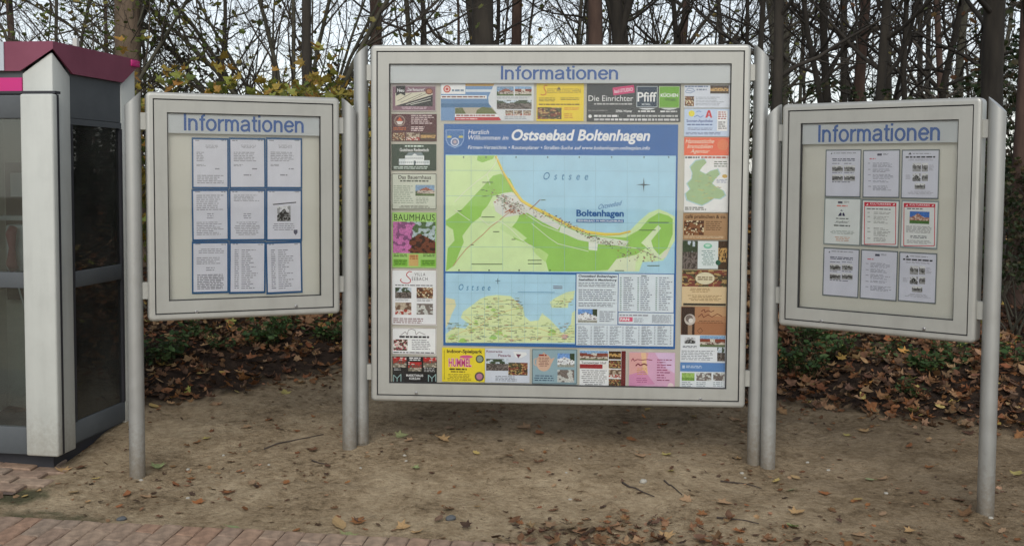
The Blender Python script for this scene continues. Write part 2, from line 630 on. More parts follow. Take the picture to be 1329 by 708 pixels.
def lay_courses(parent, ang, x_rng, rng, lift):
    """columns of bricks running away from the pavement edge, every second one started with a half brick"""
    ca, sa = cos(ang), sin(ang)
    n = int((x_rng[1] - x_rng[0]) / (0.0905 / sa))
    for j in range(n):
        xe = x_rng[0] + j * 0.0905 / sa
        ye = path_edge(xe)
        d = 0.003 + rng.uniform(0, 0.006)
        first = True
        while d < 1.15:
            L = 0.0955 if (first and j % 2) else 0.191
            m = rng.choice(HALF_MESH) if L < 0.1 else rng.choice(BRICK_MESH)
            c = d + L / 2
            put_brick(parent, m, xe - ca * c, ye - sa * c, ang, rng, lift)
            d += L
            first = False


def lay_bricks(parent, ang, origin, u_rng, v_rng, inside, rng, lift):
    """running bond; u along the brick length"""
    ca, sa = cos(ang), sin(ang)
    du, dv = 0.191, 0.0915
    for j in range(v_rng[0], v_rng[1]):
        for i in range(u_rng[0], u_rng[1]):
            u = (i + (0.5 if j % 2 else 0.0) + rng.uniform(-0.012, 0.012)) * du
            v = j * dv + rng.uniform(-0.001, 0.001)
            x = origin[0] + u * ca - v * sa
            y = origin[1] + u * sa + v * ca
            if not inside(x, y):
                continue
            o = bpy.data.objects.new('brick', BRICK_MESH[rng.randrange(12)])
            COL.objects.link(o)
            o.parent = parent
            o.location = (x, y, gz(x, y) + lift + rng.uniform(-0.002, 0.002))
            o.rotation_euler = (math.atan(0.0737) * cos(ang) + rng.uniform(-0.008, 0.008), -math.atan(0.0737) * sin(ang), ang + rng.uniform(-0.006, 0.006))


def build_paths():
    rng = random.Random(5)
    # road-side brick pavement: a bed of sandy mortar and the bricks in it
    mb = MB()
    xs = [-6 + 0.5 * i for i in range(17)]
    for a, b in zip(xs[:-1], xs[1:]):
        pts = []
        for x, y in ((a, 2.5), (b, 2.5), (b, path_edge(b) - 0.004), (a, path_edge(a) - 0.004)):
            pts.append((x, y, base_z(x, y) + 0.012))
        mb.poly(pts)
    bed = mb.build('brick_pavement', M['joint'])
    tag(bed, kind='structure')
    lay_courses(bed, radians(81), (-4.6, 1.0), rng, 0.020)
    mb = MB()
    for a in range(24):
        for b in range(14):
            x, y = -3.6 + a * 0.05, 4.97 + b * 0.05
            if x + 0.05 > -2.46 + 0.22 * smooth(4.9, 5.35, y) or y > 5.60 - 0.14 * (x + 2.33):
                continue
            mb.poly([(p, q, gz(p, q) + 0.006) for p, q in ((x, y), (x + 0.05, y), (x + 0.05, y + 0.05), (x, y + 0.05))])
    bed = mb.build('booth_doorstep_paving', M['joint'])
    tag(bed, kind='structure')
    lay_bricks(bed, radians(-8), (-2.6, 5.1), (-5, 5), (-4, 6),
               lambda x, y: x < -2.46 + 0.22 * smooth(4.9, 5.35, y) - 0.06 and 4.99 < y < 5.55 - 0.14 * (x + 2.33) and x > -3.5, rng, 0.018)


build_paths()


# ------------------------------------------------------------------ showcases
def loopframe(mb, ow, oh, iw, ih, y0, y1, r=0.0, seg=5, cx=0, cz=0, col=(1, 1, 1), edge=0.0):
    """rectangular ring between an outer (rounded) and an inner rectangle, front at y0, back at y1"""
    def rr(w, h, rad, n):
        pts = []
        for (sx, sz, a0) in ((1, -1, -90), (1, 1, 0), (-1, 1, 90), (-1, -1, 180)):
            for k in range(n + 1):
                a = radians(a0 + 90.0 * k / n)
                pts.append((cx + sx * (w / 2 - rad) + rad * cos(a), cz + sz * (h / 2 - rad) + rad * sin(a)))
        return pts
    def ring(a_pts, ya, b_pts, yb, sm):
        n = len(a_pts)
        vs = [(p[0], ya, p[1]) for p in a_pts] + [(p[0], yb, p[1]) for p in b_pts]
        mb.faces(vs, [(k, (k + 1) % n, n + (k + 1) % n, n + k) for k in range(n)], col, sm)
    n = seg
    inn = rr(iw, ih, 0.0005, n)
    if edge > 0:
        prev, py = None, None
        m = 4
        for k in range(m + 1):
            a = pi / 2 * k / m
            ins = edge * (1 - cos(a))          # 0 at side -> edge at the front
            yy = y0 + edge * (1 - sin(a))
            cur = rr(ow - 2 * ins, oh - 2 * ins, max(r - ins, 0.001), n)
            if prev is None:
                ring(rr(ow, oh, r, n), y1, cur, yy, True)
            else:
                ring(prev, py, cur, yy, True)
            prev, py = cur, yy
        front = prev
    else:
        front = rr(ow, oh, max(r, 0.0006), n)
        ring(front, y1, front, y0, False)
    ring(front, y0, inn, y0, False)
    ring(inn, y0, inn, y1, False)
    back = rr(ow, oh, max(r, 0.0006), n)
    ring(inn, y1, back, y1, False)


def text_mesh(txt, bold=0.0, shear=0.0, spacing=1.0):
    cu = bpy.data.curves.new('lettering', 'FONT')
    cu.body = txt
    cu.shear = shear
    cu.space_character = spacing
    cu.offset = bold
    cu.resolution_u = 3
    cu.fill_mode = 'FRONT'
    o = bpy.data.objects.new('lettering', cu)
    COL.objects.link(o)
    dg = bpy.context.evaluated_depsgraph_get()
    me = bpy.data.meshes.new_from_object(o.evaluated_get(dg))
    bpy.data.objects.remove(o)
    bpy.data.curves.remove(cu)
    vs = [v.co.copy() for v in me.vertices]
    fs = [tuple(p.vertices) for p in me.polygons]
    bpy.data.meshes.remove(me)
    x0 = min(v.x for v in vs); x1 = max(v.x for v in vs)
    y0 = min(v.y for v in vs); y1 = max(v.y for v in vs)
    return [((v.x - x0) / (x1 - x0), (v.y - y0) / (y1 - y0)) for v in vs], fs


def arc(cx, cy, rx, ry, a0, a1, n=14):
    return [(cx + rx * cos(radians(a0 + (a1 - a0) * k / n)), cy + ry * sin(radians(a0 + (a1 - a0) * k / n))) for k in range(n + 1)]


def glyphs():
    """plain grotesque letters as strokes; cap height 1, x-height 0.73"""
    t = 0.067
    X = 0.73 - t
    arch = lambda x0, w: [(x0, 0.40)] + arc(x0 + w / 2, 0.43, w / 2, X - 0.43, 172, 0, 14) + [(x0 + w, 0.0)]
    g = {}
    g['I'] = ([[(0.07, 0), (0.07, 1.0)]], 0.23)
    g['n'] = ([[(0.06, 0), (0.06, 0.73)], arch(0.06, 0.37)], 0.58)
    g['m'] = ([[(0.06, 0), (0.06, 0.73)], arch(0.06, 0.315), arch(0.375, 0.315)], 0.84)
    g['f'] = ([[(0.15, 0), (0.15, 0.78)] + arc(0.30, 0.80, 0.15, 0.135, 180, 85, 8), [(0.0, X + 0.005), (0.31, X + 0.005)]], 0.345)
    g['o'] = ([arc(0.285, 0.365, 0.225, 0.312, 0, 360, 30)], 0.64)
    g['r'] = ([[(0.06, 0), (0.06, 0.73)], [(0.06, 0.38)] + arc(0.32, 0.40, 0.26, X - 0.395, 165, 88, 8)], 0.37)
    g['a'] = ([arc(0.255, 0.49, 0.19, 0.178, 168, 0, 14) + [(0.445, 0.16)] + arc(0.515, 0.13, 0.07, 0.075, 180, 275, 5),
               [(0.445, 0.425), (0.34, 0.395), (0.21, 0.375)] + arc(0.20, 0.215, 0.145, 0.16, 95, 270, 14) + [(0.30, 0.075), (0.39, 0.13), (0.44, 0.23)]], 0.60)
    g['t'] = ([[(0.14, 0.93), (0.14, 0.18)] + arc(0.25, 0.17, 0.11, 0.112, 180, 275, 8) + [(0.31, 0.063)], [(0.0, X + 0.005), (0.31, X + 0.005)]], 0.36)
    g['i'] = ([[(0.06, 0), (0.06, 0.73)], [(0.06, 0.86), (0.06, 1.0)]], 0.205)
    g['e'] = ([[(0.06, 0.385), (0.50, 0.385)], arc(0.28, 0.365, 0.222, 0.312, 4, 330, 28)], 0.60)
    return g, t


def word(mb, txt, x0, z0, x1, z1, y):
    g, t = glyphs()
    runs, pen = [], 0.0
    for ch in txt:
        st, adv = g[ch]
        for p in st:
            runs.append([(a + pen, b) for a, b in p])
        pen += adv
    W = pen - 0.09
    sx, sz = (x1 - x0) / W, (z1 - z0)
    for k, p in enumerate(runs):
        closed = abs(p[0][0] - p[-1][0]) < 1e-6 and abs(p[0][1] - p[-1][1]) < 1e-6 and len(p) > 4
        L, Rr = [], []
        n = len(p)
        for i in range(n):
            a = p[i - 1] if i > 0 else (p[-2] if closed else p[0])
            b = p[i + 1] if i < n - 1 else (p[1] if closed else p[-1])
            dx, dy = b[0] - a[0], b[1] - a[1]
            l = max(1e-9, sqrt(dx * dx + dy * dy))
            nx, ny = -dy / l * t, dx / l * t
            L.append((p[i][0] + nx, p[i][1] + ny))
            Rr.append((p[i][0] - nx, p[i][1] - ny))
        yy = y - 0.00004 * (k % 4)
        vs = [(x0 + a * sx, yy, z0 + b * sz) for a, b in L] + [(x0 + a * sx, yy, z0 + b * sz) for a, b in Rr]
        mb.faces(vs, [(i, i + 1, n + i + 1, n + i) for i in range(n - 1)])


SC = 0.9
CASES = {   # centre of the door seam rectangle, turn, seam width and height
    'left': dict(c=Vector((-1.52050 * SC, 6.11812 * SC, 1.6 - 0.19072 * SC)), a=0.38363, W=1.0 * SC, H=1.19382 * SC),
    'big': dict(c=Vector((0.26882 * SC, 6.33643 * SC, 1.6 - 0.30176 * SC)), a=-0.06289, W=2.15747 * SC, H=2.05532 * SC),
    'right': dict(c=Vector((1.97870 * SC, 5.84303 * SC, 1.6 - 0.22395 * SC)), a=-0.65079, W=1.0 * SC, H=1.19382 * SC),
}
SHEET_Y = 0.034      # depth of the pinned sheets behind the case front
STRIP_Y = 0.0155


class Plane:
    """maps photo columns/rows to metres on a vertical plane standing in the scene"""

    def __init__(self, key, depth):
        c = CASES[key]
        self.a = c['a']
        self.ex = Vector((cos(self.a), sin(self.a), 0))
        self.n = Vector((-sin(self.a), cos(self.a), 0))
        self.o = c['c'] + self.n * depth

    def __call__(self, u, v):
        d = ray(u, v)
        t = (self.o - CAM).dot(self.n) / d.dot(self.n)
        p = CAM + d * t - self.o
        return (p.dot(self.ex), p.z)

    def rect(self, u0, v0, u1, v1):
        p = [self(u0, v0), self(u1, v0), self(u1, v1), self(u0, v1)]
        return ((p[0][0] + p[3][0]) / 2, (p[2][1] + p[3][1]) / 2, (p[1][0] + p[2][0]) / 2, (p[0][1] + p[1][1]) / 2)

    def world(self, x, z):
        return self.o + self.ex * x + Vector((0, 0, z))


def showcase(key, name_label, strip, words, locks, backing):
    c = CASES[key]
    W, H, a = c['W'], c['H'], c['a']
    cz = c['c'].z
    root = empty('information_showcase', (c['c'].x, c['c'].y, base_z(c['c'].x, c['c'].y)), a)
    tag(root, name_label, 'showcase', 'aluminium information showcases on round posts')
    zz = cz - root.location.z
    rim = 0.036
    mb = MB()
    loopframe(mb, W + 2 * rim, H + 2 * rim, W + 0.006, H + 0.006, -0.006, 0.085, 0.024, 5, 0, zz, edge=0.016)
    casing = mb.build('casing', M['alu'], root)
    mb = MB()
    loopframe(mb, W + 0.0055, H + 0.0055, W - 0.0055, H - 0.0055, 0.0035, 0.012, 0.0, 2, 0, zz)
    mb.build('groove_shade', M['seal_shade'], root)  # dark ring put in as the shade inside the door groove
    mb = MB()
    mb.box(-W / 2 - 0.02, W / 2 + 0.02, 0.070, 0.082, zz - H / 2 - 0.02, zz + H / 2 + 0.02)
    mb.build('back_plate', M['door'], root)
    mb = MB()
    loopframe(mb, W - 0.006, H - 0.006, W - 0.128, H - 0.128, -0.002, 0.030, 0.002, 2, 0, zz, edge=0.0015)
    door = mb.build('door_frame', M['door'], root)
    mb = MB()
    loopframe(mb, W - 0.1275, H - 0.1275, W - 0.136, H - 0.136, 0.004, 0.024, 0.0, 2, 0, zz)
    mb.build('gasket', M['seal_shade'], door)
    mb = MB()
    mb.box(-W / 2 + 0.066, W / 2 - 0.066, 0.0095, 0.0135, zz - H / 2 + 0.066, zz + H / 2 - 0.066)
    mb.build('glass_pane', M['pane'], door)
    mb = MB()
    mb.box(-W / 2 + 0.012, W / 2 - 0.012, 0.040, 0.046, zz - H / 2 + 0.012, zz + H / 2 - 0.012)
    mb.build('backing_board', M[backing], root)
    # header strip behind the glass with the word on it
    P = Plane(key, STRIP_Y)
    r = P.rect(*strip)
    off = zz
    mb = MB()
    mb.box(-W / 2 + 0.067, W / 2 - 0.067, STRIP_Y, STRIP_Y + 0.003, r[1] + off, zz + H / 2 - 0.067)
    st = mb.build('header_strip', M['strip'], root)
    r = P.rect(*words)
    word(mb_ := MB(), 'Informationen', r[0], r[1] + off, r[2], r[3] + off, STRIP_Y - 0.0009)
    mb = mb_
    mb.build('lettering', M['blue_letter'], st)
    for u, v in locks:
        x, z = Plane(key, -0.004)(u, v)
        mb = MB()
        mb.tube([Vector((x, 0.0, z + off)), Vector((x, -0.006, z + off)), Vector((x, -0.0085, z + off))], [0.0085, 0.0085, 0.006], 12)
        lk = mb.build('lock', M['steel'], door)
        mb = MB()
        mb.box(x - 0.001, x + 0.001, -0.0095, -0.0086, z + off - 0.004, z + off + 0.004)
        mb.build('keyhole', M['seal_shade'], lk)
    # posts with slanted tops, and the brackets that hold the case
    R = 0.0385
    dx = W / 2 + rim + 0.021 + R
    for s in (-1, 1):
        px, py = s * dx, 0.036
        wx = c['c'].x + px * cos(a) - py * sin(a)
        wy = c['c'].y + px * sin(a) + py * cos(a)
        zb = gz(wx, wy) - root.location.z - 0.12
        zt = zz + H / 2 + rim + 0.002
        n = 28
        vs, fs = [], []
        for k in range(n):
            an = 2 * pi * k / n
            vs.append((px + R * cos(an), py + R * sin(an), zb))
        for k in range(n):
            an = 2 * pi * k / n
            q = R * cos(an)
            inner = -s * q            # +R on the side towards the case
            vs.append((px + q, py + R * sin(an), zt - (R - inner) * 0.95))
        for k in range(n):
            fs.append((k, (k + 1) % n, n + (k + 1) % n, n + k))
        mb = MB()
        mb.faces(vs, fs, sm=True)
        mb.faces([vs[n + k] for k in range(n)], [tuple(range(n))])
        mb.build('post', M['post'], root)
        for zc in (zz + H / 2 + rim - 0.145, zz - H / 2 - rim + 0.155):
            mb = MB()
            xa = s * (W / 2 + rim - 0.004)
            xb = s * (dx - R + 0.012)
            mb.box(min(xa, xb), max(xa, xb), 0.020, 0.056, zc - 0.042, zc + 0.042)
            mb.build('bracket', M['door'], root)
    return root


showcase('left', 'small grey showcase with nine blue-edged notices beside the phone booth', (216, 148, 416, 174.5), (238.5, 149.5, 394, 171), [(255, 404.5), (384.5, 397)], 'cream')
showcase('big', 'large square showcase in the middle holding the town map and adverts', (505, 84, 950, 108), (650, 85.5, 802, 103.5), [(540, 509.5), (909, 518)], 'greyback')
showcase('right', 'small grey showcase with nine grey-edged notices, right of the big map case', (1040, 162, 1246, 186), (1062, 160.5, 1220, 183.5), [(1066, 416.5), (1199, 426.5)], 'cream')


# ------------------------------------------------------------------ printed sheets behind the glass
GAIN = 1.12


def pc(c):
    l = lin(c)
    g = (l[0] + l[1] + l[2]) / 3
    return tuple(max(0.004, min(0.86, (g + (k - g) * 0.98) * GAIN - 0.010)) for k in l)


class Sheet:
    """one printed sheet: the sheet itself is the thing, what is printed on it are its parts"""

    def __init__(self, key, name, label, cat, rect, bg, group=None, lift=0.0, tilt=0.0, border=None):
        self.P = Plane(key, SHEET_Y)
        self.r = self.P.rect(*rect)
        self.cx, self.cz = (self.r[0] + self.r[2]) / 2, (self.r[1] + self.r[3]) / 2
        w, h = self.r[2] - self.r[0], self.r[3] - self.r[1]
        self.w, self.h = w, h
        mb = MB()
        c = pc(bg)
        mb.box(-w / 2, w / 2, 0.0, 0.0012, -h / 2, h / 2, c)
        self.o = mb.build(name, M['print'], None, self.P.world(self.cx, self.cz) - self.P.n * lift, self.P.a, True)
        self.o.rotation_euler[1] = radians(tilt)
        tag(self.o, label, cat, group)
        self.layer = 0
        self.rng = random.Random(label)

    def y(self, step=1):
        self.layer += step
        return -0.00008 * self.layer

    def pt(self, u, v):
        x, z = self.P(u, v)
        return (x - self.cx, z - self.cz)

    def rc(self, u0, v0, u1, v1):
        r = self.P.rect(u0, v0, u1, v1)
        e = 0.0006
        x0 = max(r[0] - self.cx, -self.w / 2 + e); x1 = min(r[2] - self.cx, self.w / 2 - e)
        z0 = max(r[1] - self.cz, -self.h / 2 + e); z1 = min(r[3] - self.cz, self.h / 2 - e)
        return (x0, z0, x1, z1)

    def done(self, mb, name):
        return mb.build(name, M['print'], self.o, colours=True)

    def block(self, u0, v0, u1, v1, col, name='colour_block'):
        x0, z0, x1, z1 = self.rc(u0, v0, u1, v1)
        y = self.y()
        mb = MB()
        mb.poly([(x0, y, z0), (x1, y, z0), (x1, y, z1), (x0, y, z1)], pc(col))
        return self.done(mb, name)

    def polys(self, lst, name):
        mb = MB()
        for pts, col in lst:
            y = self.y()
            q = [self.pt(u, v) for u, v in pts]
            e = 0.0006
            q = [(max(-self.w / 2 + e, min(self.w / 2 - e, x)), max(-self.h / 2 + e, min(self.h / 2 - e, z))) for x, z in q]
            mb.poly([(x, y, z) for x, z in q], pc(col))
        return self.done(mb, name)

    def disc(self, u, v, ru, col, rv=None, name='emblem', n=20):
        rv = rv or ru
        return self.polys([([(u + ru * cos(2 * pi * k / n), v + rv * sin(2 * pi * k / n)) for k in range(n)], col)], name)

    def strokes(self, lst, col, width, name='line_work'):
        """polyline strokes given in photo pixels; width in pixels"""
        mb = MB()
        y = self.y()
        c = pc(col)
        for pts in lst:
            for (a, b) in zip(pts[:-1], pts[1:]):
                dx, dy = b[0] - a[0], b[1] - a[1]
                l = max(1e-6, sqrt(dx * dx + dy * dy))
                nx, ny = -dy / l * width / 2, dx / l * width / 2
                q = [self.pt(a[0] + nx, a[1] + ny), self.pt(b[0] + nx, b[1] + ny), self.pt(b[0] - nx, b[1] - ny), self.pt(a[0] - nx, a[1] - ny)]
                mb.poly([(x, y, z) for x, z in q], c)
                y -= 0.000004
        return self.done(mb, name)

    def frame(self, u0, v0, u1, v1, col, wpx=0.7, name='border'):
        return self.strokes([[(u0, v0), (u1, v0)], [(u1, v0), (u1, v1)], [(u1, v1), (u0, v1)], [(u0, v1), (u0, v0)]], col, wpx, name)

    def text(self, s, u0, v0, u1, v1, col, bold=0.0, shear=0.0, spacing=1.0, rot=0.0):
        x0, z0, x1, z1 = self.P.rect(u0, v0, u1, v1)
        x0 -= self.cx; x1 -= self.cx; z0 -= self.cz; z1 -= self.cz
        y = self.y()
        vs, fs = text_mesh(s, bold, shear, spacing)
        mb = MB()
        out = []
        for x, z in vs:
            X, Z = x0 + x * (x1 - x0), z0 + z * (z1 - z0)
            if rot:
                Z += (X - (x0 + x1) / 2) * math.tan(radians(rot))
            out.append((X, y, Z))
        mb.faces(out, fs, pc(col))
        return self.done(mb, 'lettering')

    def lines(self, u0, v0, u1, v1, n, col, fill=0.5, ragged=0.35, centred=False, name='small_print', words=True):
        x0, z0, x1, z1 = self.rc(u0, v0, u1, v1)
        y = self.y()
        mb = MB()
        c = pc(col)
        h = (z1 - z0) / n
        r = self.rng
        for i in range(n):
            zt = z1 - i * h
            zb = zt - h * fill
            L = (x1 - x0) * (1 - (r.random() * ragged))
            xa = x0 + ((x1 - x0 - L) / 2 if centred else 0)
            xe = xa + L
            while xa < xe - 0.002:
                wl = min(r.uniform(0.008, 0.030), xe - xa) if words else xe - xa
                k = r.uniform(0.85, 1.1)
                mb.poly([(xa, y, zb), (xa + wl, y, zb), (xa + wl, y, zt), (xa, y, zt)], tuple(q * k for q in c))
                xa += wl + 0.004
        return self.done(mb, name)

    def photo(self, u0, v0, u1, v1, kind, seed=1, res=1.6):
        """small printed photograph, rastered in cells"""
        x0, z0, x1, z1 = self.rc(u0, v0, u1, v1)
        y = self.y()
        nx = max(5, int((u1 - u0) / res * 1.6))
        ny = max(4, int((v1 - v0) / res * 1.6))
        r = random.Random(seed * 977 + len(kind))
        mb = MB()
        o = r.uniform(0, 50)
        for j in range(ny):
            for i in range(nx):
                c = picture(kind, (i + 0.5) / nx, (j + 0.5) / ny, r, o)
                k = r.uniform(0.93, 1.07) if kind.startswith('mono') else r.uniform(0.88, 1.12)
                c = tuple(max(0, min(255, q * k)) for q in c)
                xa, xb = x0 + (x1 - x0) * i / nx, x0 + (x1 - x0) * (i + 1) / nx
                za, zb = z0 + (z1 - z0) * j / ny, z0 + (z1 - z0) * (j + 1) / ny
                mb.poly([(xa, y, za), (xb, y, za), (xb, y, zb), (xa, y, zb)], pc(c))
        return self.done(mb, 'photo')


def picture(kind, x, z, r, o):
    """colour at (x, z) of a small generic snapshot; z up"""
    n = noise.noise(Vector((x * 4 + o, z * 4, o)))
    n2 = noise.noise(Vector((x * 9 + o, z * 9, o + 5)))
    if kind == 'house':
        roof = 0.80 - abs(x - 0.55) * 0.75
        if z > roof or x < 0.08:
            return (120, 150, 180) if z > 0.45 + 0.2 * n else (70, 90, 55)
        if z > 0.48:
            return (150, 90, 72)
        if z > 0.2:
            return (184, 172, 160) if n2 > -0.1 else (112, 98, 92)
        return (80, 105, 55)
    if kind == 'redroof':
        if z > 0.72 + 0.05 * n:
            return (130, 165, 200)
        if z > 0.42:
            return (132, 66, 52) if abs(x - 0.5) > 0.1 or z < 0.5 + 0.3 * n else (206, 200, 188)
        if z > 0.2:
            return (196, 186, 172) if n2 > -0.12 else (112, 88, 80)
        return (96, 110, 78)
    if kind == 'whitehouse':
        if z > 0.75 - abs(x - 0.4) * 0.5:
            return (110, 150, 205) if x < 0.75 else (50, 65, 45)
        if z > 0.15:
            return (225, 225, 228) if n2 < 0.25 else (120, 110, 110)
        return (150, 150, 140)
    if kind == 'street':
        if z > 0.6:
            return (60, 75, 55) if n > -0.1 else (190, 200, 210)
        return (115, 105, 100) if n2 > 0 else (70, 62, 58)
    if kind == 'room':
        if n2 > 0.3:
            return (220, 205, 170)
        return (130, 85, 55) if n > 0 else (85, 55, 42)
    if kind == 'dining':
        if z < 0.4:
            return (160, 60, 50) if n2 > 0 else (205, 195, 185)
        return (110, 85, 70) if n > 0 else (175, 160, 140)
    if kind == 'food':
        if n2 > 0.22:
            return (176, 146, 92)
        if n > 0.1:
            return (122, 62, 50)
        return (82, 84, 52) if n2 < -0.2 else (70, 52, 42)
    if kind == 'blossom':
        if x < 0.45 + 0.3 * n:
            return (190, 110, 165) if n2 > -0.1 else (130, 80, 120)
        if z < 0.62 - abs(x - 0.65) * 0.7:
            return (110, 62, 45) if n2 > -0.1 else (60, 40, 35)
        return (80, 105, 70) if n2 > 0 else (170, 185, 190)
    if kind == 'shop':
        if z > 0.7:
            return (205, 190, 185) if n > 0 else (180, 50, 50)
        if z > 0.4:
            return (170, 60, 50) if n2 > 0 else (90, 80, 75)
        return (120, 115, 100) if n > 0 else (185, 175, 160)
    if kind == 'mono':
        v = 205 if z > 0.72 + 0.25 * n else (62 + 70 * (n + 0.5) if z > 0.28 + 0.2 * n else 150)
        return (v, v, v)
    if kind == 'mono_house':
        if z > 0.8 - abs(x - 0.5) * 0.9:
            return (205, 205, 208) if n > -0.1 else (150, 150, 152)
        v = 45 if n2 < 0.1 else 130
        return (v, v, v)
    if kind == 'castle':
        if z > 0.85 - abs(x - 0.42) * 1.0 and z > 0.52:
            return (60, 110, 185)
        if z > 0.25:
            return (160, 112, 96) if n2 > -0.1 else (196, 172, 158)
        return (70, 110, 55)
    if kind == 'green':
        return (150, 182, 96) if z > 0.4 else (116, 152, 70)
    if kind == 'office':
        return (190, 190, 185) if n > 0 else (115, 105, 100)
    if kind == 'cave':
        return (190, 150, 90) if abs(z - 0.5) < 0.25 and n2 > -0.2 else (70, 50, 35)
    if kind == 'people':
        return (190, 90, 110) if n2 > 0.25 else ((215, 205, 195) if n > 0.1 else (75, 60, 45))
    return (128, 128, 128)


ADG = 'printed adverts round the town map'


def advert(label, rect, bg, lift=0.0):
    return Sheet('big', 'advert_panel', label, 'advert', rect, bg, ADG, lift)


WHITE, DARK, GREYT = (235, 235, 235), (40, 40, 42), (110, 110, 112)


def left_column():
    s = advert('mauve advert with black ribbon and slanting keyboard-like stripes, top of left column', (508.3, 109.3, 566.2, 144.8), (172, 160, 158))
    s.block(509.6, 112.5, 564.8, 143.2, (126, 92, 106))
    s.polys([([(513, 121), (530, 120.6), (561, 118.3), (561.5, 123), (513, 137.5)], (205, 200, 180)),
             ([(514, 137.6), (561.5, 123.2), (561.5, 138)], (38, 40, 42))], 'stripe_picture')
    s.strokes([[(516, 131), (534, 121)], [(520, 133), (548, 121.5)], [(530, 132), (558, 119.6)]], (90, 80, 75), 0.6)
    s.strokes([[(527, 136), (559, 126.5)], [(533, 136), (559, 130)]], (215, 215, 205), 0.7)
    s.polys([([(514, 111.5), (526, 111.5), (526, 124.5), (520, 121.5), (514, 124.5)], (30, 30, 32))], 'ribbon')
    s.text('Neu', 515.6, 115.2, 524.6, 119.4, WHITE, 0.02)
    s.text('„Das Restaurant“', 528, 114.3, 551.5, 118.8, WHITE, 0.01)
    s.disc(557, 118.6, 5, (120, 70, 55), 4.2)
    s.disc(557, 118.6, 3.4, (175, 120, 90), 2.8)
    s.lines(521, 138.8, 554, 142.2, 2, (200, 175, 185), 0.55, 0.1, True)

    s = advert('dark maroon advert with round crest and row of three pictures', (508, 148, 566.8, 183.3), (78, 30, 40))
    s.disc(518.8, 156.8, 7.2, (150, 130, 120))
    s.disc(518.8, 156.8, 5.8, (95, 45, 45))
    s.polys([([(515.2, 157), (518.8, 151.8), (522.4, 157)], (205, 85, 45)), ([(514, 157.4), (523.6, 157.4), (521, 161.6), (516.6, 161.6)], (215, 210, 205))], 'crest')
    s.lines(510.5, 165.2, 527, 169.4, 2, (190, 95, 45), 0.6, 0.05, True)
    s.lines(533.5, 149.4, 565.5, 162, 5, (225, 205, 205), 0.42, 0.4)
    s.lines(533.5, 164.4, 551, 171, 3, (225, 205, 205), 0.5, 0.15)
    s.photo(509.6, 172.2, 525.6, 182.2, 'room', 1)
    s.photo(527.2, 172.2, 544.4, 182.2, 'dining', 2)
    s.photo(546, 172.2, 565.4, 182.2, 'cave', 3)

    s = advert('dark green advert with a white manor house', (508, 187, 566.3, 221.2), (26, 58, 46))
    s.lines(525.5, 188.6, 549.5, 190.8, 1, (200, 215, 205), 0.9, 0)
    s.text('Gutshaus Redewisch', 518.8, 192.2, 556.4, 196.6, WHITE, 0.015)
    s.polys([([(526.4, 202), (530, 197.8), (547.5, 197.8), (550, 202)], (120, 135, 140)),
             ([(525.7, 202), (550.4, 202), (550.4, 214), (525.7, 214)], (222, 226, 226)),
             ([(534.5, 201.8), (538.2, 199), (542, 201.8)], (222, 226, 226)),
             ([(517.8, 206), (525.6, 206), (525.6, 214), (517.8, 214)], (205, 212, 214)),
             ([(550.5, 208), (557.7, 208), (557.7, 214), (550.5, 214)], (205, 212, 214)),
             ([(537, 208.5), (539.4, 208.5), (539.4, 214), (537, 214)], (80, 95, 100))], 'house_picture')
    s.strokes([[(519 + k * 2.6, 209.5), (519 + k * 2.6, 212)] for k in range(15)] + [[(527 + k * 2.6, 204), (527 + k * 2.6, 206.4)] for k in range(9)], (95, 110, 118), 0.9)
    s.lines(511, 216, 557, 220, 2, (200, 215, 205), 0.5, 0.1)

    s = advert('pale grey-green advert with dark rounded border and a gabled farmhouse picture', (508, 224.6, 567, 272.4), (196, 200, 186))
    s.frame(508.9, 225.6, 566, 271.3, (80, 76, 70), 0.9)
    s.text('Das Bauernhaus', 517, 227.4, 559.5, 232.4, (60, 58, 52), 0.02)
    s.lines(519, 233.8, 556.5, 236, 1, (75, 80, 70), 0.9, 0.02, True)
    s.photo(539.2, 240, 564, 254.2, 'house', 4)
    s.lines(511, 241, 537, 265, 9, (130, 145, 125), 0.4, 0.25)
    s.lines(540, 256.8, 557, 265, 4, (130, 145, 125), 0.4, 0.3)
    s.lines(515, 267, 561, 270.4, 2, (110, 110, 100), 0.5, 0.3, True)

    s = advert('light green advert with dark capital title above pink blossom photo', (509, 275.6, 566.2, 347.3), (158, 200, 112))
    s.text('BAUMHAUS', 511.6, 277.8, 564.2, 286.2, (30, 45, 25), 0.0, 0, 1.12)
    s.photo(509.9, 287.6, 565.2, 328.4, 'blossom', 5)
    s.lines(511, 329.6, 529, 334, 2, (60, 90, 40), 0.45, 0.1)
    s.lines(549, 329.6, 565, 334, 2, (60, 90, 40), 0.45, 0.1)
    s.block(510.6, 336.2, 528.8, 345.2, (120, 178, 62))
    s.block(546, 336.8, 565.2, 345.4, (120, 178, 62))
    s.lines(511.6, 337.4, 528, 344.4, 3, (50, 85, 30), 0.4, 0.2, True)
    s.lines(547, 338, 564.4, 344.6, 3, (50, 85, 30), 0.4, 0.2, True)
    s.block(530.6, 330, 543, 345, (200, 165, 105))
    s.lines(532, 331, 542, 337, 3, (150, 70, 45), 0.5, 0.1, True)

    s = advert('white advert with a red script initial and four room pictures', (508, 349.6, 567, 421.8), (226, 226, 228))
    s.frame(508.6, 350.2, 566.2, 421.0, (165, 140, 130), 0.7)
    s.strokes([[(534.5, 352.6), (531, 352), (528, 354.4), (527.6, 357.4), (530.4, 360), (533, 363), (532.4, 366), (528.6, 367.6), (522.6, 366.6), (519.4, 363.6), (521, 361.4)]], (178, 32, 46), 1.1, 'red_initial')
    s.text('VILLA', 538, 353.6, 552, 357.8, (60, 55, 60), 0.0, 0, 1.25)
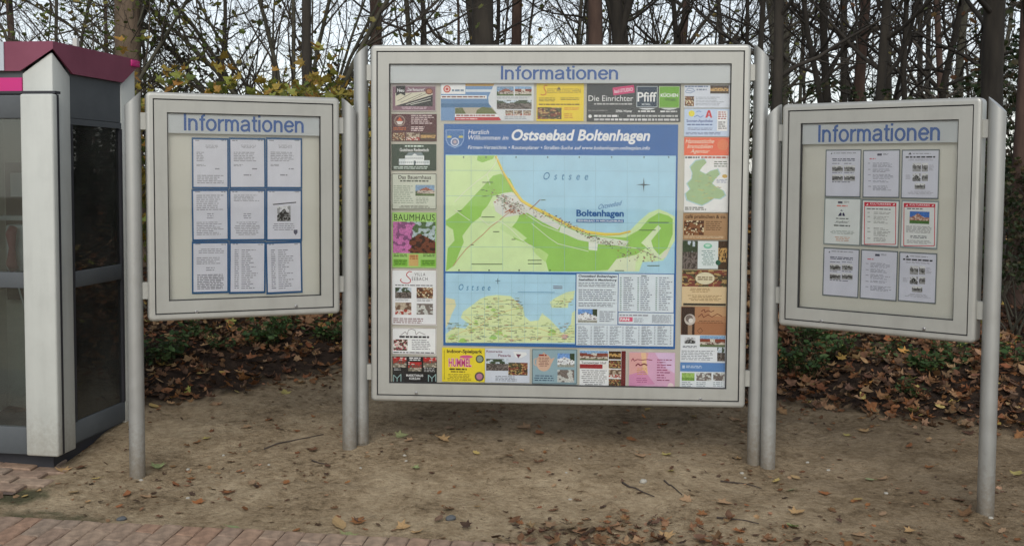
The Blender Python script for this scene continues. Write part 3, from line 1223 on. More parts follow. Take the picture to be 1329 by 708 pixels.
    s.text('EEBACH', 534.6, 359.4, 555, 363.8, (60, 55, 60), 0.0, 0, 1.25)
    s.lines(513, 369.4, 562, 371, 1, (90, 90, 95), 0.8, 0.02)
    s.photo(512.9, 372.8, 533.9, 386.8, 'street', 6)
    s.photo(540.7, 372.8, 562, 386.8, 'room', 7)
    s.photo(512.9, 392.2, 533.9, 407.9, 'dining', 8)
    s.photo(540.7, 393.8, 562, 407.9, 'office', 9)
    s.lines(513, 388, 534, 390.6, 2, (130, 130, 132), 0.4, 0.2)
    s.lines(541, 388, 562, 391.6, 2, (130, 130, 132), 0.4, 0.2)
    s.lines(510.5, 412.6, 552, 420.2, 3, (120, 60, 60), 0.45, 0.15)

    s = advert('white advert with thin roof outline and small picture of people', (508.6, 425.2, 566.4, 459.8), (228, 229, 232))
    s.frame(509.2, 425.8, 565.6, 459.0, (150, 130, 125), 0.6)
    s.strokes([[(520, 434.6), (526, 430), (528.5, 434), (530, 428), (534, 426.6), (538.6, 428), (540, 434), (544, 430.4), (552, 434)]], (110, 100, 100), 0.6)
    s.lines(518.4, 435.6, 557, 438.4, 1, (50, 50, 55), 0.9, 0.02)
    s.photo(510.7, 440, 529, 454.4, 'people', 10)
    s.lines(534.4, 440.6, 564.6, 454.6, 6, (130, 130, 135), 0.4, 0.4)
    s.lines(510.6, 456.4, 564.6, 458.2, 1, (90, 90, 95), 0.8, 0.05)

    s = advert('black advert with red and white shop pictures, bottom left corner of the display', (509.3, 462.4, 567, 496.0), (36, 36, 38))
    s.photo(510.2, 463.2, 527.4, 476.2, 'shop', 11)
    s.photo(529.8, 469.4, 547, 481.2, 'shop', 12)
    s.photo(549.4, 463.4, 566.4, 476.2, 'shop', 13)
    s.lines(531, 463.4, 546, 468.4, 2, (225, 225, 225), 0.6, 0.1, True)
    s.lines(511.4, 477.6, 521, 481, 2, (190, 190, 190), 0.4, 0.2)
    s.lines(550.4, 477.2, 565, 483, 3, (190, 190, 190), 0.4, 0.2)
    s.text('MARKTHAUS', 527.2, 485.2, 549.2, 488.2, WHITE, 0.03, 0, 1.15)
    s.text('KORZAN', 531.2, 489.2, 545.2, 492.2, WHITE, 0.03, 0, 1.15)
    for u in (510.8, 556):
        s.strokes([[(u, 494.6), (u, 486), (u + 4.6, 490.4), (u + 9.6, 485.2), (u + 9.6, 494.6)], [(u + 4.6, 490.4), (u + 4.6, 494.6)]], (150, 180, 178), 0.9, 'corner_mark')


def top_row():
    s = advert('wide seaside advert with sea and dunes beside a white half with six small pictures', (571.8, 108.2, 692.6, 156.8), (212, 214, 216))
    s.polys([([(572.2, 108.6), (641.6, 108.6), (633.6, 126.6), (634.4, 134.2), (650.4, 156.4), (572.2, 156.4)], (112, 146, 186)),
             ([(604, 108.6), (641.6, 108.6), (640.2, 111.8), (604, 111.8)], (205, 160, 80)),
             ([(604.4, 116.2), (638, 116.2), (637, 119.4), (604.4, 119.4)], (205, 214, 222)),
             ([(572.2, 128.2), (633.8, 128.2), (634.2, 134), (636, 138), (572.2, 138)], (98, 134, 172)),
             ([(572.2, 134.4), (634.4, 134.4), (637.6, 139.4), (572.2, 139.4)], (72, 112, 150)),
             ([(590.5, 139.6), (639, 139.6), (645, 148), (590.5, 148)], (178, 168, 150)),
             ([(590.8, 140.4), (600, 139.6), (605, 147.8), (590.8, 147.8)], (100, 108, 66)),
             ([(619, 143), (626, 138.8), (637.6, 140), (645, 147.8), (617.4, 147.8)], (104, 112, 66)),
             ([(590.4, 148), (644.6, 148), (647.6, 152), (590.4, 152)], (232, 232, 230)),
             ([(590.4, 152), (647.6, 152), (650.6, 156.4), (590.4, 156.4)], (186, 44, 52))], 'seaside_picture')
    s.lines(592, 149, 643, 151.2, 1, (150, 60, 60), 0.8, 0.02)
    s.lines(592, 153.6, 620, 155.4, 1, (235, 190, 190), 0.8, 0.02)
    s.block(572.6, 108.8, 604, 122.2, (226, 226, 226))
    s.disc(580.2, 115.7, 4.8, (196, 86, 74))
    s.disc(580.2, 115.7, 3.2, (224, 190, 180))
    s.disc(580.2, 115.7, 1.8, (190, 60, 60))
    s.lines(586.5, 116.2, 602, 119, 1, (120, 140, 160), 0.9, 0.0)
    s.block(572.2, 123.8, 631.8, 128.2, (232, 230, 228))
    s.lines(573.4, 125, 630.6, 127.2, 1, (130, 75, 70), 0.8, 0.02)
    s.photo(644.8, 112.4, 666.7, 124.3, 'house', 21)
    s.photo(668.2, 112.4, 690, 124.3, 'redroof', 22)
    s.lines(645, 126, 690, 128.6, 2, (140, 145, 155), 0.4, 0.2)
    s.photo(644.8, 130, 690, 141.6, 'street', 23)
    s.photo(655.8, 143.4, 666.3, 150, 'dining', 24)
    s.photo(667.4, 143.4, 677.6, 150, 'dining', 25)
    s.photo(679, 143.4, 689, 150, 'dining', 26)
    s.lines(655, 151.6, 689, 155.6, 2, (150, 155, 165), 0.4, 0.2)

    s = advert('bright yellow advert with red script initial and dark table picture', (696.3, 107.8, 757.7, 157.2), (236, 202, 48))
    s.strokes([[(710.4, 111.6), (707.6, 110.8), (705.6, 113.4), (706.8, 116.4), (709, 119.6), (708, 122.6), (704.6, 123.8), (701.6, 122.2)]], (196, 62, 42), 1.0, 'red_initial')
    s.text('EESCHLÖSSCHEN', 710.6, 113.6, 753.4, 121, (140, 112, 50), 0.0)
    s.polys([([(722.4, 116.6), (725.4, 112.6), (728.4, 116.6)], (110, 95, 60))], 'roof_mark')
    s.lines(699.4, 127, 722, 132.6, 3, (110, 85, 30), 0.4, 0.2)
    s.lines(727.6, 127, 754.8, 131, 2, (110, 85, 30), 0.4, 0.2)
    s.lines(699.4, 134.8, 753, 136.8, 1, (120, 90, 30), 0.8, 0.05)
    s.photo(697.5, 139.4, 728.8, 154.6, 'food', 27)
    s.lines(732.4, 139.8, 752.6, 143.6, 2, (205, 110, 40), 0.45, 0.1)
    s.lines(732.4, 147.6, 745.6, 154.6, 3, (205, 120, 40), 0.4, 0.3)

    s = advert('charcoal furniture advert with pink tag, navy square and green square', (761.5, 109, 883.4, 158), (62, 66, 70))
    s.polys([([(795, 114), (822.6, 110.2), (823.6, 120.2), (796, 124)], (206, 62, 116))], 'pink_tag')
    s.text('bad-STUDIO', 797.4, 115, 821.4, 119.6, (240, 215, 225), 0.015, 0, 1.0, 7)
    s.text('Die Einrichter', 763.8, 124, 821.8, 131.4, WHITE, 0.0)
    s.lines(771, 134, 820.4, 136.4, 1, (190, 190, 190), 0.8, 0.0)
    s.block(826.2, 112, 853.3, 139.2, (180, 190, 195))
    s.block(827, 112.8, 852.6, 138.4, (34, 56, 78))
    s.text('Pfiff', 827.4, 119.6, 852.2, 132, WHITE, 0.015)
    s.text('MÖBEL', 833, 133.8, 844.6, 136.8, (200, 210, 215), 0.01)
    s.block(855.2, 112, 881.9, 139.9, (175, 195, 150))
    s.block(856, 112.8, 881.2, 139.1, (108, 166, 46))
    s.text('KÜCHEN', 857.4, 120.6, 880, 126, WHITE, 0.03)
    s.text('Welt', 862.4, 127, 877, 131.4, (70, 115, 35), 0.03)
    for u in (839.8, 868.5):
        s.polys([([(u - 11, 140.4), (u + 11, 140.4), (u + 6, 142), (u, 142.6), (u - 6, 142)], (214, 218, 220))], 'swoosh')
    s.lines(763.4, 142.8, 788.6, 144.8, 1, (130, 130, 130), 0.8, 0.0)
    s.text('23966 Wismar', 799, 142.6, 820.6, 145.8, WHITE, 0.02)
    s.lines(828, 143.6, 850, 146, 1, (215, 215, 215), 0.8, 0.0)
    s.lines(857, 143.8, 878.6, 146.2, 1, (215, 215, 215), 0.8, 0.0)
    s.disc(765.8, 151, 2.3, (225, 225, 225))
    s.lines(771, 149.2, 803, 152, 1, (220, 220, 220), 0.95, 0.05)
    s.lines(814, 149.4, 880.4, 152, 1, (190, 190, 190), 0.9, 0.02)
    s.lines(771, 154, 880.6, 156.8, 1, (205, 205, 205), 0.95, 0.02)


def right_column():
    s = advert('pale grey-blue advert with two brown pictures, top of right column', (888, 110.7, 947.2, 140), (208, 212, 222))
    s.lines(889, 111.6, 919, 113.6, 1, (95, 115, 150), 0.8, 0.02)
    s.strokes([[(889.6, 119), (893, 114.6), (899, 115), (901.6, 118), (897, 120.8), (891, 120.4), (889.6, 119)], [(892, 117.6), (899, 118.6)]], (95, 125, 170), 0.7)
    s.lines(904, 115.4, 917, 118, 1, (130, 140, 160), 0.8, 0.0)
    s.photo(921.8, 111, 946, 121.6, 'cave', 31)
    s.photo(888.7, 125, 900.7, 138, 'room', 32)
    s.lines(903, 126, 944, 138, 6, (150, 155, 165), 0.4, 0.4)

    s = advert('pale blue pharmacy advert with yellow sun and red letter A', (888, 141.2, 947.2, 177), (190, 205, 228))
    s.disc(897.6, 147.4, 4.0, (238, 214, 60))
    s.strokes([[(901, 152), (905, 149.6), (909, 152.4), (913, 150)], [(904, 145.6), (907, 144), (910, 145.4)]], (90, 130, 190), 0.9)
    s.polys([([(915.4, 152.8), (918.6, 143.2), (921.6, 143.2), (924.4, 152.8), (922, 152.8), (920, 145.8), (918.2, 152.8)], (205, 40, 52)),
             ([(917.4, 149), (923, 149), (923.4, 150.6), (917, 150.6)], (205, 40, 52))], 'pharmacy_sign')
    s.text('Sonnen-Apotheke', 891, 155, 925, 159.8, (48, 68, 140), 0.015)
    s.lines(892, 161, 925, 163, 1, (80, 100, 150), 0.8, 0.02)
    s.lines(892, 166, 925, 169.6, 2, (90, 105, 150), 0.45, 0.1, True)
    s.lines(890, 171.8, 937, 175.4, 2, (90, 105, 150), 0.45, 0.1)
    s.block(930.7, 143.7, 944, 170, (228, 228, 232))
    s.lines(932, 145, 943, 156, 4, (165, 55, 60), 0.5, 0.2)
    s.lines(932, 158, 943, 168.6, 4, (90, 85, 90), 0.5, 0.3)

    s = advert('orange-red advert with white script title', (888, 178.3, 947.2, 201.7), (226, 98, 62))
    s.disc(938, 188, 7.2, (222, 122, 78))
    s.text('Hanseatische', 889.6, 180.4, 927, 186, (245, 225, 205), 0.0, 0.35)
    s.text('Immobilien', 892, 187.2, 925, 192.6, (245, 225, 205), 0.0, 0.35)
    s.text('Agentur', 896, 193.8, 921, 200, (245, 225, 205), 0.0, 0.35)

    s = advert('white advert with pale green island map below orange-red advert', (888, 201.9, 947.0, 275.4), (224, 224, 224))
    s.lines(889.4, 203.2, 908, 205.6, 1, (60, 60, 65), 0.9, 0.0)
    s.lines(910, 203.2, 945, 205.6, 1, (170, 80, 60), 0.9, 0.05)
    isl = [(903, 209), (914, 206.6), (917, 211), (911, 217), (908, 222), (916, 226), (922, 222), (931, 219.6), (934, 226), (928, 232), (924, 238), (930, 243), (938, 247), (941, 253), (934, 258), (926, 257), (919, 262), (911, 266), (902, 263), (892, 259), (890, 251), (896, 245), (892, 238), (898, 232), (899, 225), (896, 217)]
    s.polys([([(915 + (u - 915) * 1.07, 238 + (v - 238) * 1.05) for u, v in isl], (170, 200, 206)), (isl, (158, 184, 140))], 'island_map')
    r = random.Random(3)
    s.strokes([[(u, v), (u + r.uniform(2, 5), v + r.uniform(-1, 1))] for u, v in [(r.uniform(897, 932), r.uniform(228, 260)) for _ in range(26)]], (195, 180, 110), 0.6)
    s.strokes([[(u, v), (u + r.uniform(1, 3), v)] for u, v in [(r.uniform(897, 934), r.uniform(226, 260)) for _ in range(16)]], (110, 105, 95), 0.6)
    s.lines(925, 209.4, 945.4, 218, 3, (60, 80, 60), 0.4, 0.2, True)
    s.disc(940.6, 228.6, 3.4, (200, 165, 80), 2.4)
    s.lines(930, 233, 945, 238, 3, (110, 120, 160), 0.4, 0.2)
    s.lines(888.8, 268.6, 917, 273.4, 2, (70, 75, 70), 0.5, 0.1)

    s = advert('tan cafe advert with dark title above warm table picture', (886.6, 276.6, 945.4, 311), (172, 136, 100))
    s.text('café pralinchen & co.', 889.4, 278.6, 942.6, 284.6, (70, 45, 30), 0.02)
    s.photo(887.8, 286, 913.5, 304.8, 'room', 33)
    s.lines(916, 287, 941, 300, 5, (110, 80, 55), 0.4, 0.3)
    s.lines(888, 306.4, 940, 309.6, 2, (215, 195, 165), 0.4, 0.1)

    s = advert('advert with white panel and green emblem between dark pictures', (885.8, 312.2, 944.8, 349.4), (96, 92, 84))
    s.photo(886.2, 312.6, 905, 349, 'street', 34)
    s.photo(931.8, 312.6, 944.4, 349, 'cave', 35)
    s.block(905.6, 312.6, 932, 348.6, (214, 222, 222))
    s.disc(918.6, 319, 5.6, (120, 190, 160), 3.4)
    s.disc(918.6, 318.4, 3.4, (190, 220, 205), 1.8)
    s.lines(909, 325, 929, 345, 8, (120, 150, 145), 0.4, 0.4, True)
    s.disc(932, 340.6, 3.4, (40, 90, 70))

    s = advert('beige advert with cream oval on a band of vegetables', (885, 349.8, 944.2, 397), (214, 190, 150))
    s.photo(885.4, 350.2, 943.8, 371.8, 'food', 36)
    s.disc(915, 361, 13.5, (120, 95, 60), 8.6)
    s.disc(915, 361, 12.5, (216, 208, 178), 7.8)
    s.lines(905, 359, 925, 364.4, 2, (110, 85, 50), 0.5, 0.1, True)
    s.lines(895, 374, 922, 380, 3, (150, 120, 80), 0.4, 0.3, True)
    s.lines(892, 383, 938, 391, 4, (150, 120, 80), 0.4, 0.3, True)
    s.block(886.6, 393.4, 942, 396.2, (50, 45, 40))

    s = advert('brown advert with silver ball in dark left part', (883.8, 397.6, 942.8, 434.3), (176, 128, 92))
    s.block(884.2, 398, 901.6, 434, (58, 38, 32))
    s.block(921, 398, 942.4, 410, (192, 152, 112))
    s.block(901.6, 418, 942.4, 434, (164, 112, 78))
    s.disc(895.4, 414.4, 7.2, (196, 186, 178))
    s.disc(894.4, 413, 4.8, (120, 108, 104))
    s.disc(896.6, 415.6, 3.0, (222, 216, 210))
    s.block(892.6, 421.6, 898.2, 434, (150, 120, 96))
    s.strokes([[(910, 404), (914, 401), (915, 405), (919, 402.6), (923, 404.6), (927, 402.4)], [(906, 411), (911, 407), (913, 411.6), (919, 408), (924, 411), (931, 407), (937, 410)]], (104, 44, 34), 0.9, 'script_title')
    s.strokes([[(905, 429), (909, 425), (912, 429), (908, 432), (905, 429)]], (90, 60, 45), 0.6)
    s.lines(905, 416, 939, 420, 2, (110, 70, 50), 0.4, 0.2, True)

    s = advert('white advert with red-roofed house picture and grey text', (883, 434.6, 942.6, 469.6), (222, 224, 228))
    s.photo(908.3, 435.2, 941.2, 450, 'redroof', 37)
    s.photo(930.8, 450.4, 941, 468.4, 'street', 38)
    s.photo(888.6, 437.6, 902.4, 445.4, 'mono_house', 39)
    s.lines(886, 448.4, 906, 451.6, 2, (70, 80, 90), 0.5, 0.1)
    s.lines(884.4, 454.6, 928, 468, 6, (130, 135, 142), 0.42, 0.2)

    s = advert('white advert with blue header band, bottom right corner of the display', (882.4, 469.9, 941.4, 505.4), (218, 222, 226))
    s.block(882.8, 470.2, 941, 482, (92, 134, 188))
    s.block(885.6, 473.6, 888.8, 477.4, (190, 205, 225))
    s.lines(890.4, 474, 912, 478, 2, (200, 214, 232), 0.45, 0.1)
    s.photo(884.8, 483.4, 901.4, 493.6, 'green', 40)
    s.photo(903.8, 483.4, 923.2, 493.6, 'office', 41)
    s.photo(925.6, 483.4, 940.5, 493.6, 'office', 42)
    for u in (884.8, 903.8, 925.6):
        s.lines(u, 495.4, u + 14, 502, 3, (130, 140, 150), 0.4, 0.3)


def bottom_row():
    s = advert('yellow playground advert with pink lettering, bottom row', (573.7, 451, 629.2, 495.2), (228, 208, 44))
    s.text('Indoor-Spielpark', 580, 453.2, 626, 459.2, (50, 42, 20), 0.03)
    s.disc(605, 462.6, 8.6, (206, 92, 140), 2.2)
    s.text('HUMMEL', 582, 464.6, 612, 476, (236, 190, 200), 0.07)
    s.text('HUMMEL', 582.4, 465, 611.6, 475.6, (190, 60, 120), 0.02)
    s.lines(583.4, 477.6, 606, 480, 1, (70, 60, 25), 0.9, 0.02)
    s.lines(585, 481.2, 604, 483, 1, (90, 80, 25), 0.8, 0.02)
    s.lines(579, 485, 613, 494, 5, (130, 112, 30), 0.4, 0.3, True)
    s.disc(622.6, 465.4, 5.2, (52, 60, 50))
    s.disc(622.6, 465.4, 4.0, (140, 150, 130))
    s.disc(622.2, 488.2, 6.2, (92, 80, 72))
    s.disc(622.2, 488.2, 4.0, (180, 120, 150))
    s.strokes([[(576.6, 454), (576.6, 492)]], (150, 132, 30), 0.7)

    s = advert('pale grey-blue pizzeria advert with street picture and food picture', (629.7, 452.3, 687.4, 496.2), (204, 209, 220))
    s.text('Ristorante', 631.2, 454.2, 652, 457, (120, 70, 90), 0.02)
    s.text('Pizzeria', 646.7, 459.2, 663, 462.6, (120, 70, 90), 0.02)
    s.polys([([(666, 456), (683, 457), (684, 460), (676, 464), (669, 463)], (232, 232, 232)), ([(669.6, 459), (676.6, 459.4), (672.6, 464.4)], (110, 60, 80))], 'logo')
    s.photo(631, 465.4, 659.6, 480.6, 'street', 43)
    s.photo(659.8, 470.2, 684.8, 486.6, 'food', 44)
    s.lines(643, 487.6, 672, 495, 4, (110, 115, 125), 0.4, 0.3)

    s = advert('blue-grey advert with peach teapot shape, bottom row', (690.3, 452.6, 749.2, 498.0), (142, 168, 178))
    s.frame(690.9, 453.2, 748.5, 497.2, (96, 110, 112), 0.9)
    s.disc(705.8, 470, 9.8, (206, 172, 150), 11.4, 'teapot_print')
    s.polys([([(714, 466), (720, 463.4), (716.6, 470), (715, 473)], (206, 172, 150)), ([(703.6, 459.4), (705.8, 456.4), (708, 459.4)], (206, 172, 150))], 'teapot_spout')
    s.strokes([[(696.6, 464.6), (693.2, 466), (693.2, 472), (696.6, 474.4)]], (206, 172, 150), 1.2, 'teapot_handle')
    s.lines(699.4, 459.4, 709.4, 461.8, 1, (160, 60, 50), 0.9, 0)
    s.lines(699, 463.6, 712.6, 476, 6, (140, 95, 85), 0.4, 0.25, True)
    s.lines(692.8, 486.6, 719.6, 495.4, 3, (60, 85, 110), 0.4, 0.15, True)
    s.photo(723.5, 458.2, 745.6, 476, 'whitehouse', 45)
    s.photo(723.5, 479.5, 745.2, 495.6, 'office', 46)

    s = advert('white and maroon advert with red-roofed inn and column of four pictures', (752.2, 454.3, 812.4, 501.6), (226, 227, 228))
    s.photo(752.5, 454.7, 789, 467.2, 'redroof', 47)
    s.block(806.2, 455, 812.1, 501.2, (104, 34, 38))
    s.photo(790, 455.2, 806, 465.8, 'cave', 48)
    s.photo(790, 467.2, 806, 477.8, 'food', 49)
    s.photo(790, 479.2, 806, 489.8, 'dining', 50)
    s.photo(790, 491.2, 806, 501.2, 'food', 51)
    s.text('Tarnewitzer Hof', 754.3, 468.6, 786.8, 471.8, (80, 60, 60), 0.01)
    s.block(752.5, 472.2, 782, 477.8, (150, 44, 48))
    s.disc(785.4, 475.2, 3.4, (226, 222, 216))
    s.lines(754.4, 480, 787.6, 500.4, 8, (120, 120, 122), 0.38, 0.35, True)

    s = advert('pink and lilac advert with maroon list and maroon foot strip', (816.2, 457, 876, 503.8), (210, 165, 192))
    s.polys([([(816.6, 457.4), (842, 457.4), (836, 480), (816.6, 486)], (216, 164, 160)), ([(832, 457.4), (838, 457.4), (841, 486), (835, 486)], (226, 190, 150)),
             ([(850, 457.4), (875.6, 457.4), (875.6, 484), (862, 476)], (214, 186, 214)), ([(816.6, 486), (836, 480), (850, 498), (816.6, 501)], (204, 140, 176))], 'wash')
    s.block(816.6, 500.8, 875.6, 503.4, (128, 42, 56))
    s.strokes([[(819.4, 468), (821.6, 464.6), (823, 468), (827, 466), (833, 466.8), (840, 466), (846.6, 467)]], (136, 52, 78), 1.0, 'script_title')
    s.strokes([[(825, 474.4), (828, 471.4), (831, 473.8), (836, 471.6), (840, 473.6)]], (120, 40, 66), 1.6, 'script_title')
    s.lines(826, 477.4, 840, 487, 4, (200, 150, 100), 0.4, 0.2, True)
    s.lines(824, 490, 842, 497, 3, (160, 90, 130), 0.4, 0.3, True)
    s.lines(852.6, 466, 873, 495.6, 9, (140, 60, 96), 0.36, 0.6, False)
    s.disc(870.4, 500.4, 4.0, (226, 205, 205))


def map_poster():
    s = Sheet('big', 'map_poster', 'blue-headed town map poster in the middle of the big showcase', 'map', (575.7, 161.2, 878.2, 450.2), (44, 100, 164))
    W_, B_ = (238, 242, 246), (44, 100, 164)
    rng = random.Random(9)
    # header
    s.text('Herzlich', 607.6, 168.4, 634.7, 174.2, W_, 0.005, 0.22)
    s.text('Willkommen im', 607.6, 175.6, 659.8, 181.6, W_, 0.005, 0.22)
    s.text('Ostseebad Boltenhagen', 664, 168.0, 843.8, 187.2, W_, 0.03, 0.22)
    s.text('Firmen-Verzeichnis • Routenplaner • Straßen-Suche auf www.boltenhagen.onlineplan.info', 607.2, 189.2, 843.4, 195.4, (224, 234, 246), 0.006, 0.22)
    s.polys([([(578.4, 168.4), (602.6, 168.4), (602.2, 182), (598.6, 188.4), (590.4, 192.4), (582, 188.4), (578.6, 182)], (150, 178, 212)),
             ([(579.3, 169.2), (601.7, 169.2), (601.3, 181.8), (598, 187.6), (590.4, 191.2), (582.6, 187.6), (579.5, 181.8)], (72, 116, 172)),
             ([(580.4, 178.8), (581.2, 175.6), (582.6, 177), (583.6, 175.4), (584.6, 177), (585.6, 175.8), (586, 178.8)], (206, 196, 90)),
             ([(595.4, 178.8), (596.2, 175.6), (597.6, 177), (598.6, 175.4), (599.6, 177), (600.6, 175.8), (601, 178.8)], (206, 196, 90))], 'crest')
    s.disc(590.4, 184.2, 5.4, (208, 216, 228))
    s.disc(590.4, 184.2, 4.2, (120, 130, 160))
    s.disc(590.4, 184.2, 2.0, (190, 170, 175))
    # upper map
    s.block(578.2, 201.4, 876.2, 353.2, (168, 206, 224), 'sea')
    coast = [(644.6, 201.6), (654.7, 223.8), (670, 247.5), (678.5, 259), (693, 267.5), (709, 274.8), (730, 286), (743.4, 293), (763, 299), (785.7, 302), (804, 302), (818, 298.6), (829.5, 286.8), (842, 276), (855, 271.3), (866, 275.5), (875.8, 281)]
    land = [(578.4, 201.6)] + coast + [(875.8, 312), (870.5, 320.7), (866, 330.6), (860.6, 337.7), (850.7, 339), (833.8, 339.8), (829.5, 352), (578.4, 352)]
    fields = (206, 226, 172)
    green = (152, 198, 98)
    s.polys([(land, fields),
             ([(578.6, 286), (600, 271), (622, 247), (640, 228), (650, 225.5), (662, 232), (670, 249), (655, 250), (640, 254), (632, 268), (626, 274), (624, 281), (612, 290), (600, 306), (602, 314), (596, 328), (590, 344), (579, 351.6), (581, 322), (590, 312), (588, 298), (579, 292)], green),
             ([(620, 202), (642, 202), (640, 206), (626, 211), (619, 208)], green),
             ([(680, 270), (700, 279), (730, 292), (760, 304), (785, 307), (812, 308), (830, 298), (842, 284), (855, 276), (868, 280), (873, 284), (873, 304), (866, 322), (853, 333), (838, 322), (826, 330), (800, 336), (790, 350), (760, 352), (712, 352), (706, 330), (690, 318), (668, 310), (660, 300), (670, 288)], green),
             ([(800, 336), (826, 331), (824, 351.6), (788, 351.6)], (214, 222, 190)),
             ([(700, 322), (712, 330), (708, 340), (696, 330), (690, 322)], (186, 216, 140)),
             ([(652, 290), (668, 296), (684, 309), (678, 313), (660, 304), (648, 296)], (196, 220, 160)),
             ([(640, 262), (652, 251), (664, 249), (676, 258), (692, 271), (712, 283), (728, 292), (724, 298), (704, 288), (684, 276), (672, 279), (655, 282), (643, 274)], (216, 216, 210)),
             ([(728, 292), (760, 305), (800, 310), (816, 313), (812, 319), (780, 317), (750, 311), (726, 300)], (214, 220, 206)),
             ([(764, 314), (776, 316), (775, 325), (764, 324)], (224, 226, 218)),
             ([(854, 292), (858, 296), (845, 312), (848, 322), (860, 336), (852, 334), (836, 318), (832, 315)], (214, 226, 190)),
             ([(862, 326), (870, 322), (864, 334), (856, 336)], (216, 214, 196))], 'land')
    # beach: a narrow yellow band just inside the coastline
    b = coast[:12]
    inner = []
    for k, (u, v) in enumerate(b):
        p, q = b[max(0, k - 1)], b[min(len(b) - 1, k + 1)]
        dx, dy = q[0] - p[0], q[1] - p[1]
        l = sqrt(dx * dx + dy * dy)
        wd = 3.6 if 1 < k < 10 else 2.4
        inner.append((u - dy / l * wd, v + dx / l * wd))
    mb = MB()
    y = s.y()
    for k in range(len(b) - 1):
        q = [s.pt(*b[k]), s.pt(*b[k + 1]), s.pt(*inner[k + 1]), s.pt(*inner[k])]
        mb.poly([(x, y, z) for x, z in q], pc((230, 206, 96)))
    s.done(mb, 'beach')
    s.strokes([[(u - 0.0, v + 0.0) for u, v in inner]], (188, 150, 70), 0.6, 'promenade')
    gl = [[(u, 201.8), (u, 352.8)] for u in (611.5, 652.5, 692.3, 732.6, 773, 814, 855)] + [[(578.6, v), (875.8, v + 1.5)] for v in (221, 254, 288, 320)]
    s.strokes(gl, (146, 182, 196), 0.35, 'map_grid')
    # roads and buildings
    s.strokes([[(588, 345), (596, 334), (605, 323), (613, 316), (626, 305), (637, 294), (648, 286), (656, 279), (668, 270)]], (196, 150, 120), 0.9, 'road')
    s.strokes([[(590, 262), (604, 248), (618, 236), (632, 226), (642, 214), (646, 204)], [(632, 226), (636, 240)], [(648, 286), (662, 296), (676, 310), (690, 320)], [(590, 272), (610, 286)], [(622, 282), (634, 292), (648, 286)], [(690, 290), (712, 308), (724, 316)],
               [(660, 262), (680, 276), (704, 292), (730, 302), (764, 312), (800, 318), (826, 322)], [(724, 316), (764, 326)]], (226, 226, 214), 0.7, 'road')
    s.strokes([[(806, 332), (822, 330)], [(826, 322), (846, 330), (858, 336)]], (150, 140, 130), 0.6, 'road')
    mb = MB()
    y = s.y()
    for k in range(430):
        t = rng.random()
        if k < 210:
            u, v = rng.gauss(660, 10), 0
            v = 264 + (u - 660) * 0.55 + rng.gauss(0, 5)
        elif k < 370:
            u = rng.uniform(690, 815)
            v = 272 + 40 * smooth(690, 800, u) + rng.gauss(0, 2.5) + 4
        else:
            u, v = rng.uniform(800, 850), rng.uniform(318, 338)
        if k < 370 and v < 268:
            v = max(v, 262 + (u - 672) * 0.5)
        c = rng.choice([(140, 128, 122), (105, 95, 92), (165, 148, 138), (190, 180, 168), (160, 84, 62), (100, 122, 80)])
        du, dv = rng.uniform(0.8, 2.3), rng.uniform(0.6, 1.5)
        q = [s.pt(u, v), s.pt(u + du, v), s.pt(u + du, v + dv), s.pt(u, v + dv)]
        mb.poly([(x, y - k * 2e-6, z) for x, z in q], pc(c))
    s.done(mb, 'buildings')
    s.strokes([[(687, 272), (694, 266), (701, 259)]], (140, 70, 60), 0.9, 'pier')
    s.strokes([[(655, 276), (660, 273), (667, 276)], [(662, 277), (668, 272)]], (170, 90, 50), 1.1, 'centre_mark')
    mb = MB()
    y = s.y()
    for (u, v, w) in [(626, 236, 14), (624, 246, 5), (626, 254, 6), (594, 273, 5), (625, 281, 17), (640, 300, 8), (611, 317, 4), (664, 310, 5), (685, 337, 18), (685, 341.4, 18), (842, 288, 26), (829, 298, 22), (798, 350.4, 12), (702, 259, 6), (781, 315, 5), (788, 316, 4), (766, 306, 9), (612, 342, 40), (840, 344, 16)]:
        q = [s.pt(u, v), s.pt(u + w, v), s.pt(u + w, v + 1.0), s.pt(u, v + 1.0)]
        mb.poly([(x, y, z) for x, z in q], pc((92, 110, 84)))
    for k, u in enumerate((595, 634, 673, 713)):
        for vv in (349.4,):
            q = [s.pt(u, vv), s.pt(u + 1.6, vv), s.pt(u + 1.6, vv + 2), s.pt(u, vv + 2)]
            mb.poly([(x, y, z) for x, z in q], pc((70, 80, 70)))
    for k, u in enumerate((601, 630, 669, 710, 751, 793, 835, 867)):
        q = [s.pt(u, 203), s.pt(u + 1.6, 203), s.pt(u + 1.6, 205), s.pt(u, 205)]
        mb.poly([(x, y, z) for x, z in q], pc((80, 100, 110)))
    s.done(mb, 'place_names')
    s.text('Ostsee', 705.4, 223.6, 763.4, 233.4, (70, 128, 170), 0.0, 0.25, 2.0)
    s.text('Boltenhagen', 748, 272.2, 809.6, 283.4, (44, 98, 156), 0.035)
    s.text('Ostseebad', 776.6, 262.4, 807.6, 268.8, (70, 120, 170), 0.0, 0.45, 1.0, 11)
    s.block(748, 284.4, 809.6, 288.4, (70, 112, 168), 'banner')
    s.text('SEEHEILBAD IN MECKLENBURG', 749.4, 285.3, 808.4, 287.6, W_, 0.02)
    for k in range(4):
        a = k * pi / 2
        pts = [(835.4 + 9.5 * sin(a), 239.6 - 9.5 * cos(a)), (835.4 + 1.3 * sin(a + pi / 4), 239.6 - 1.3 * cos(a + pi / 4)), (835.4, 239.6)]
        pt2 = [(835.4 + 9.5 * sin(a), 239.6 - 9.5 * cos(a)), (835.4, 239.6), (835.4 + 1.3 * sin(a - pi / 4), 239.6 - 1.3 * cos(a - pi / 4))]
        s.polys([(pts, (40, 50, 60)), (pt2, (110, 130, 140))], 'compass_rose')
    s.layer = 40
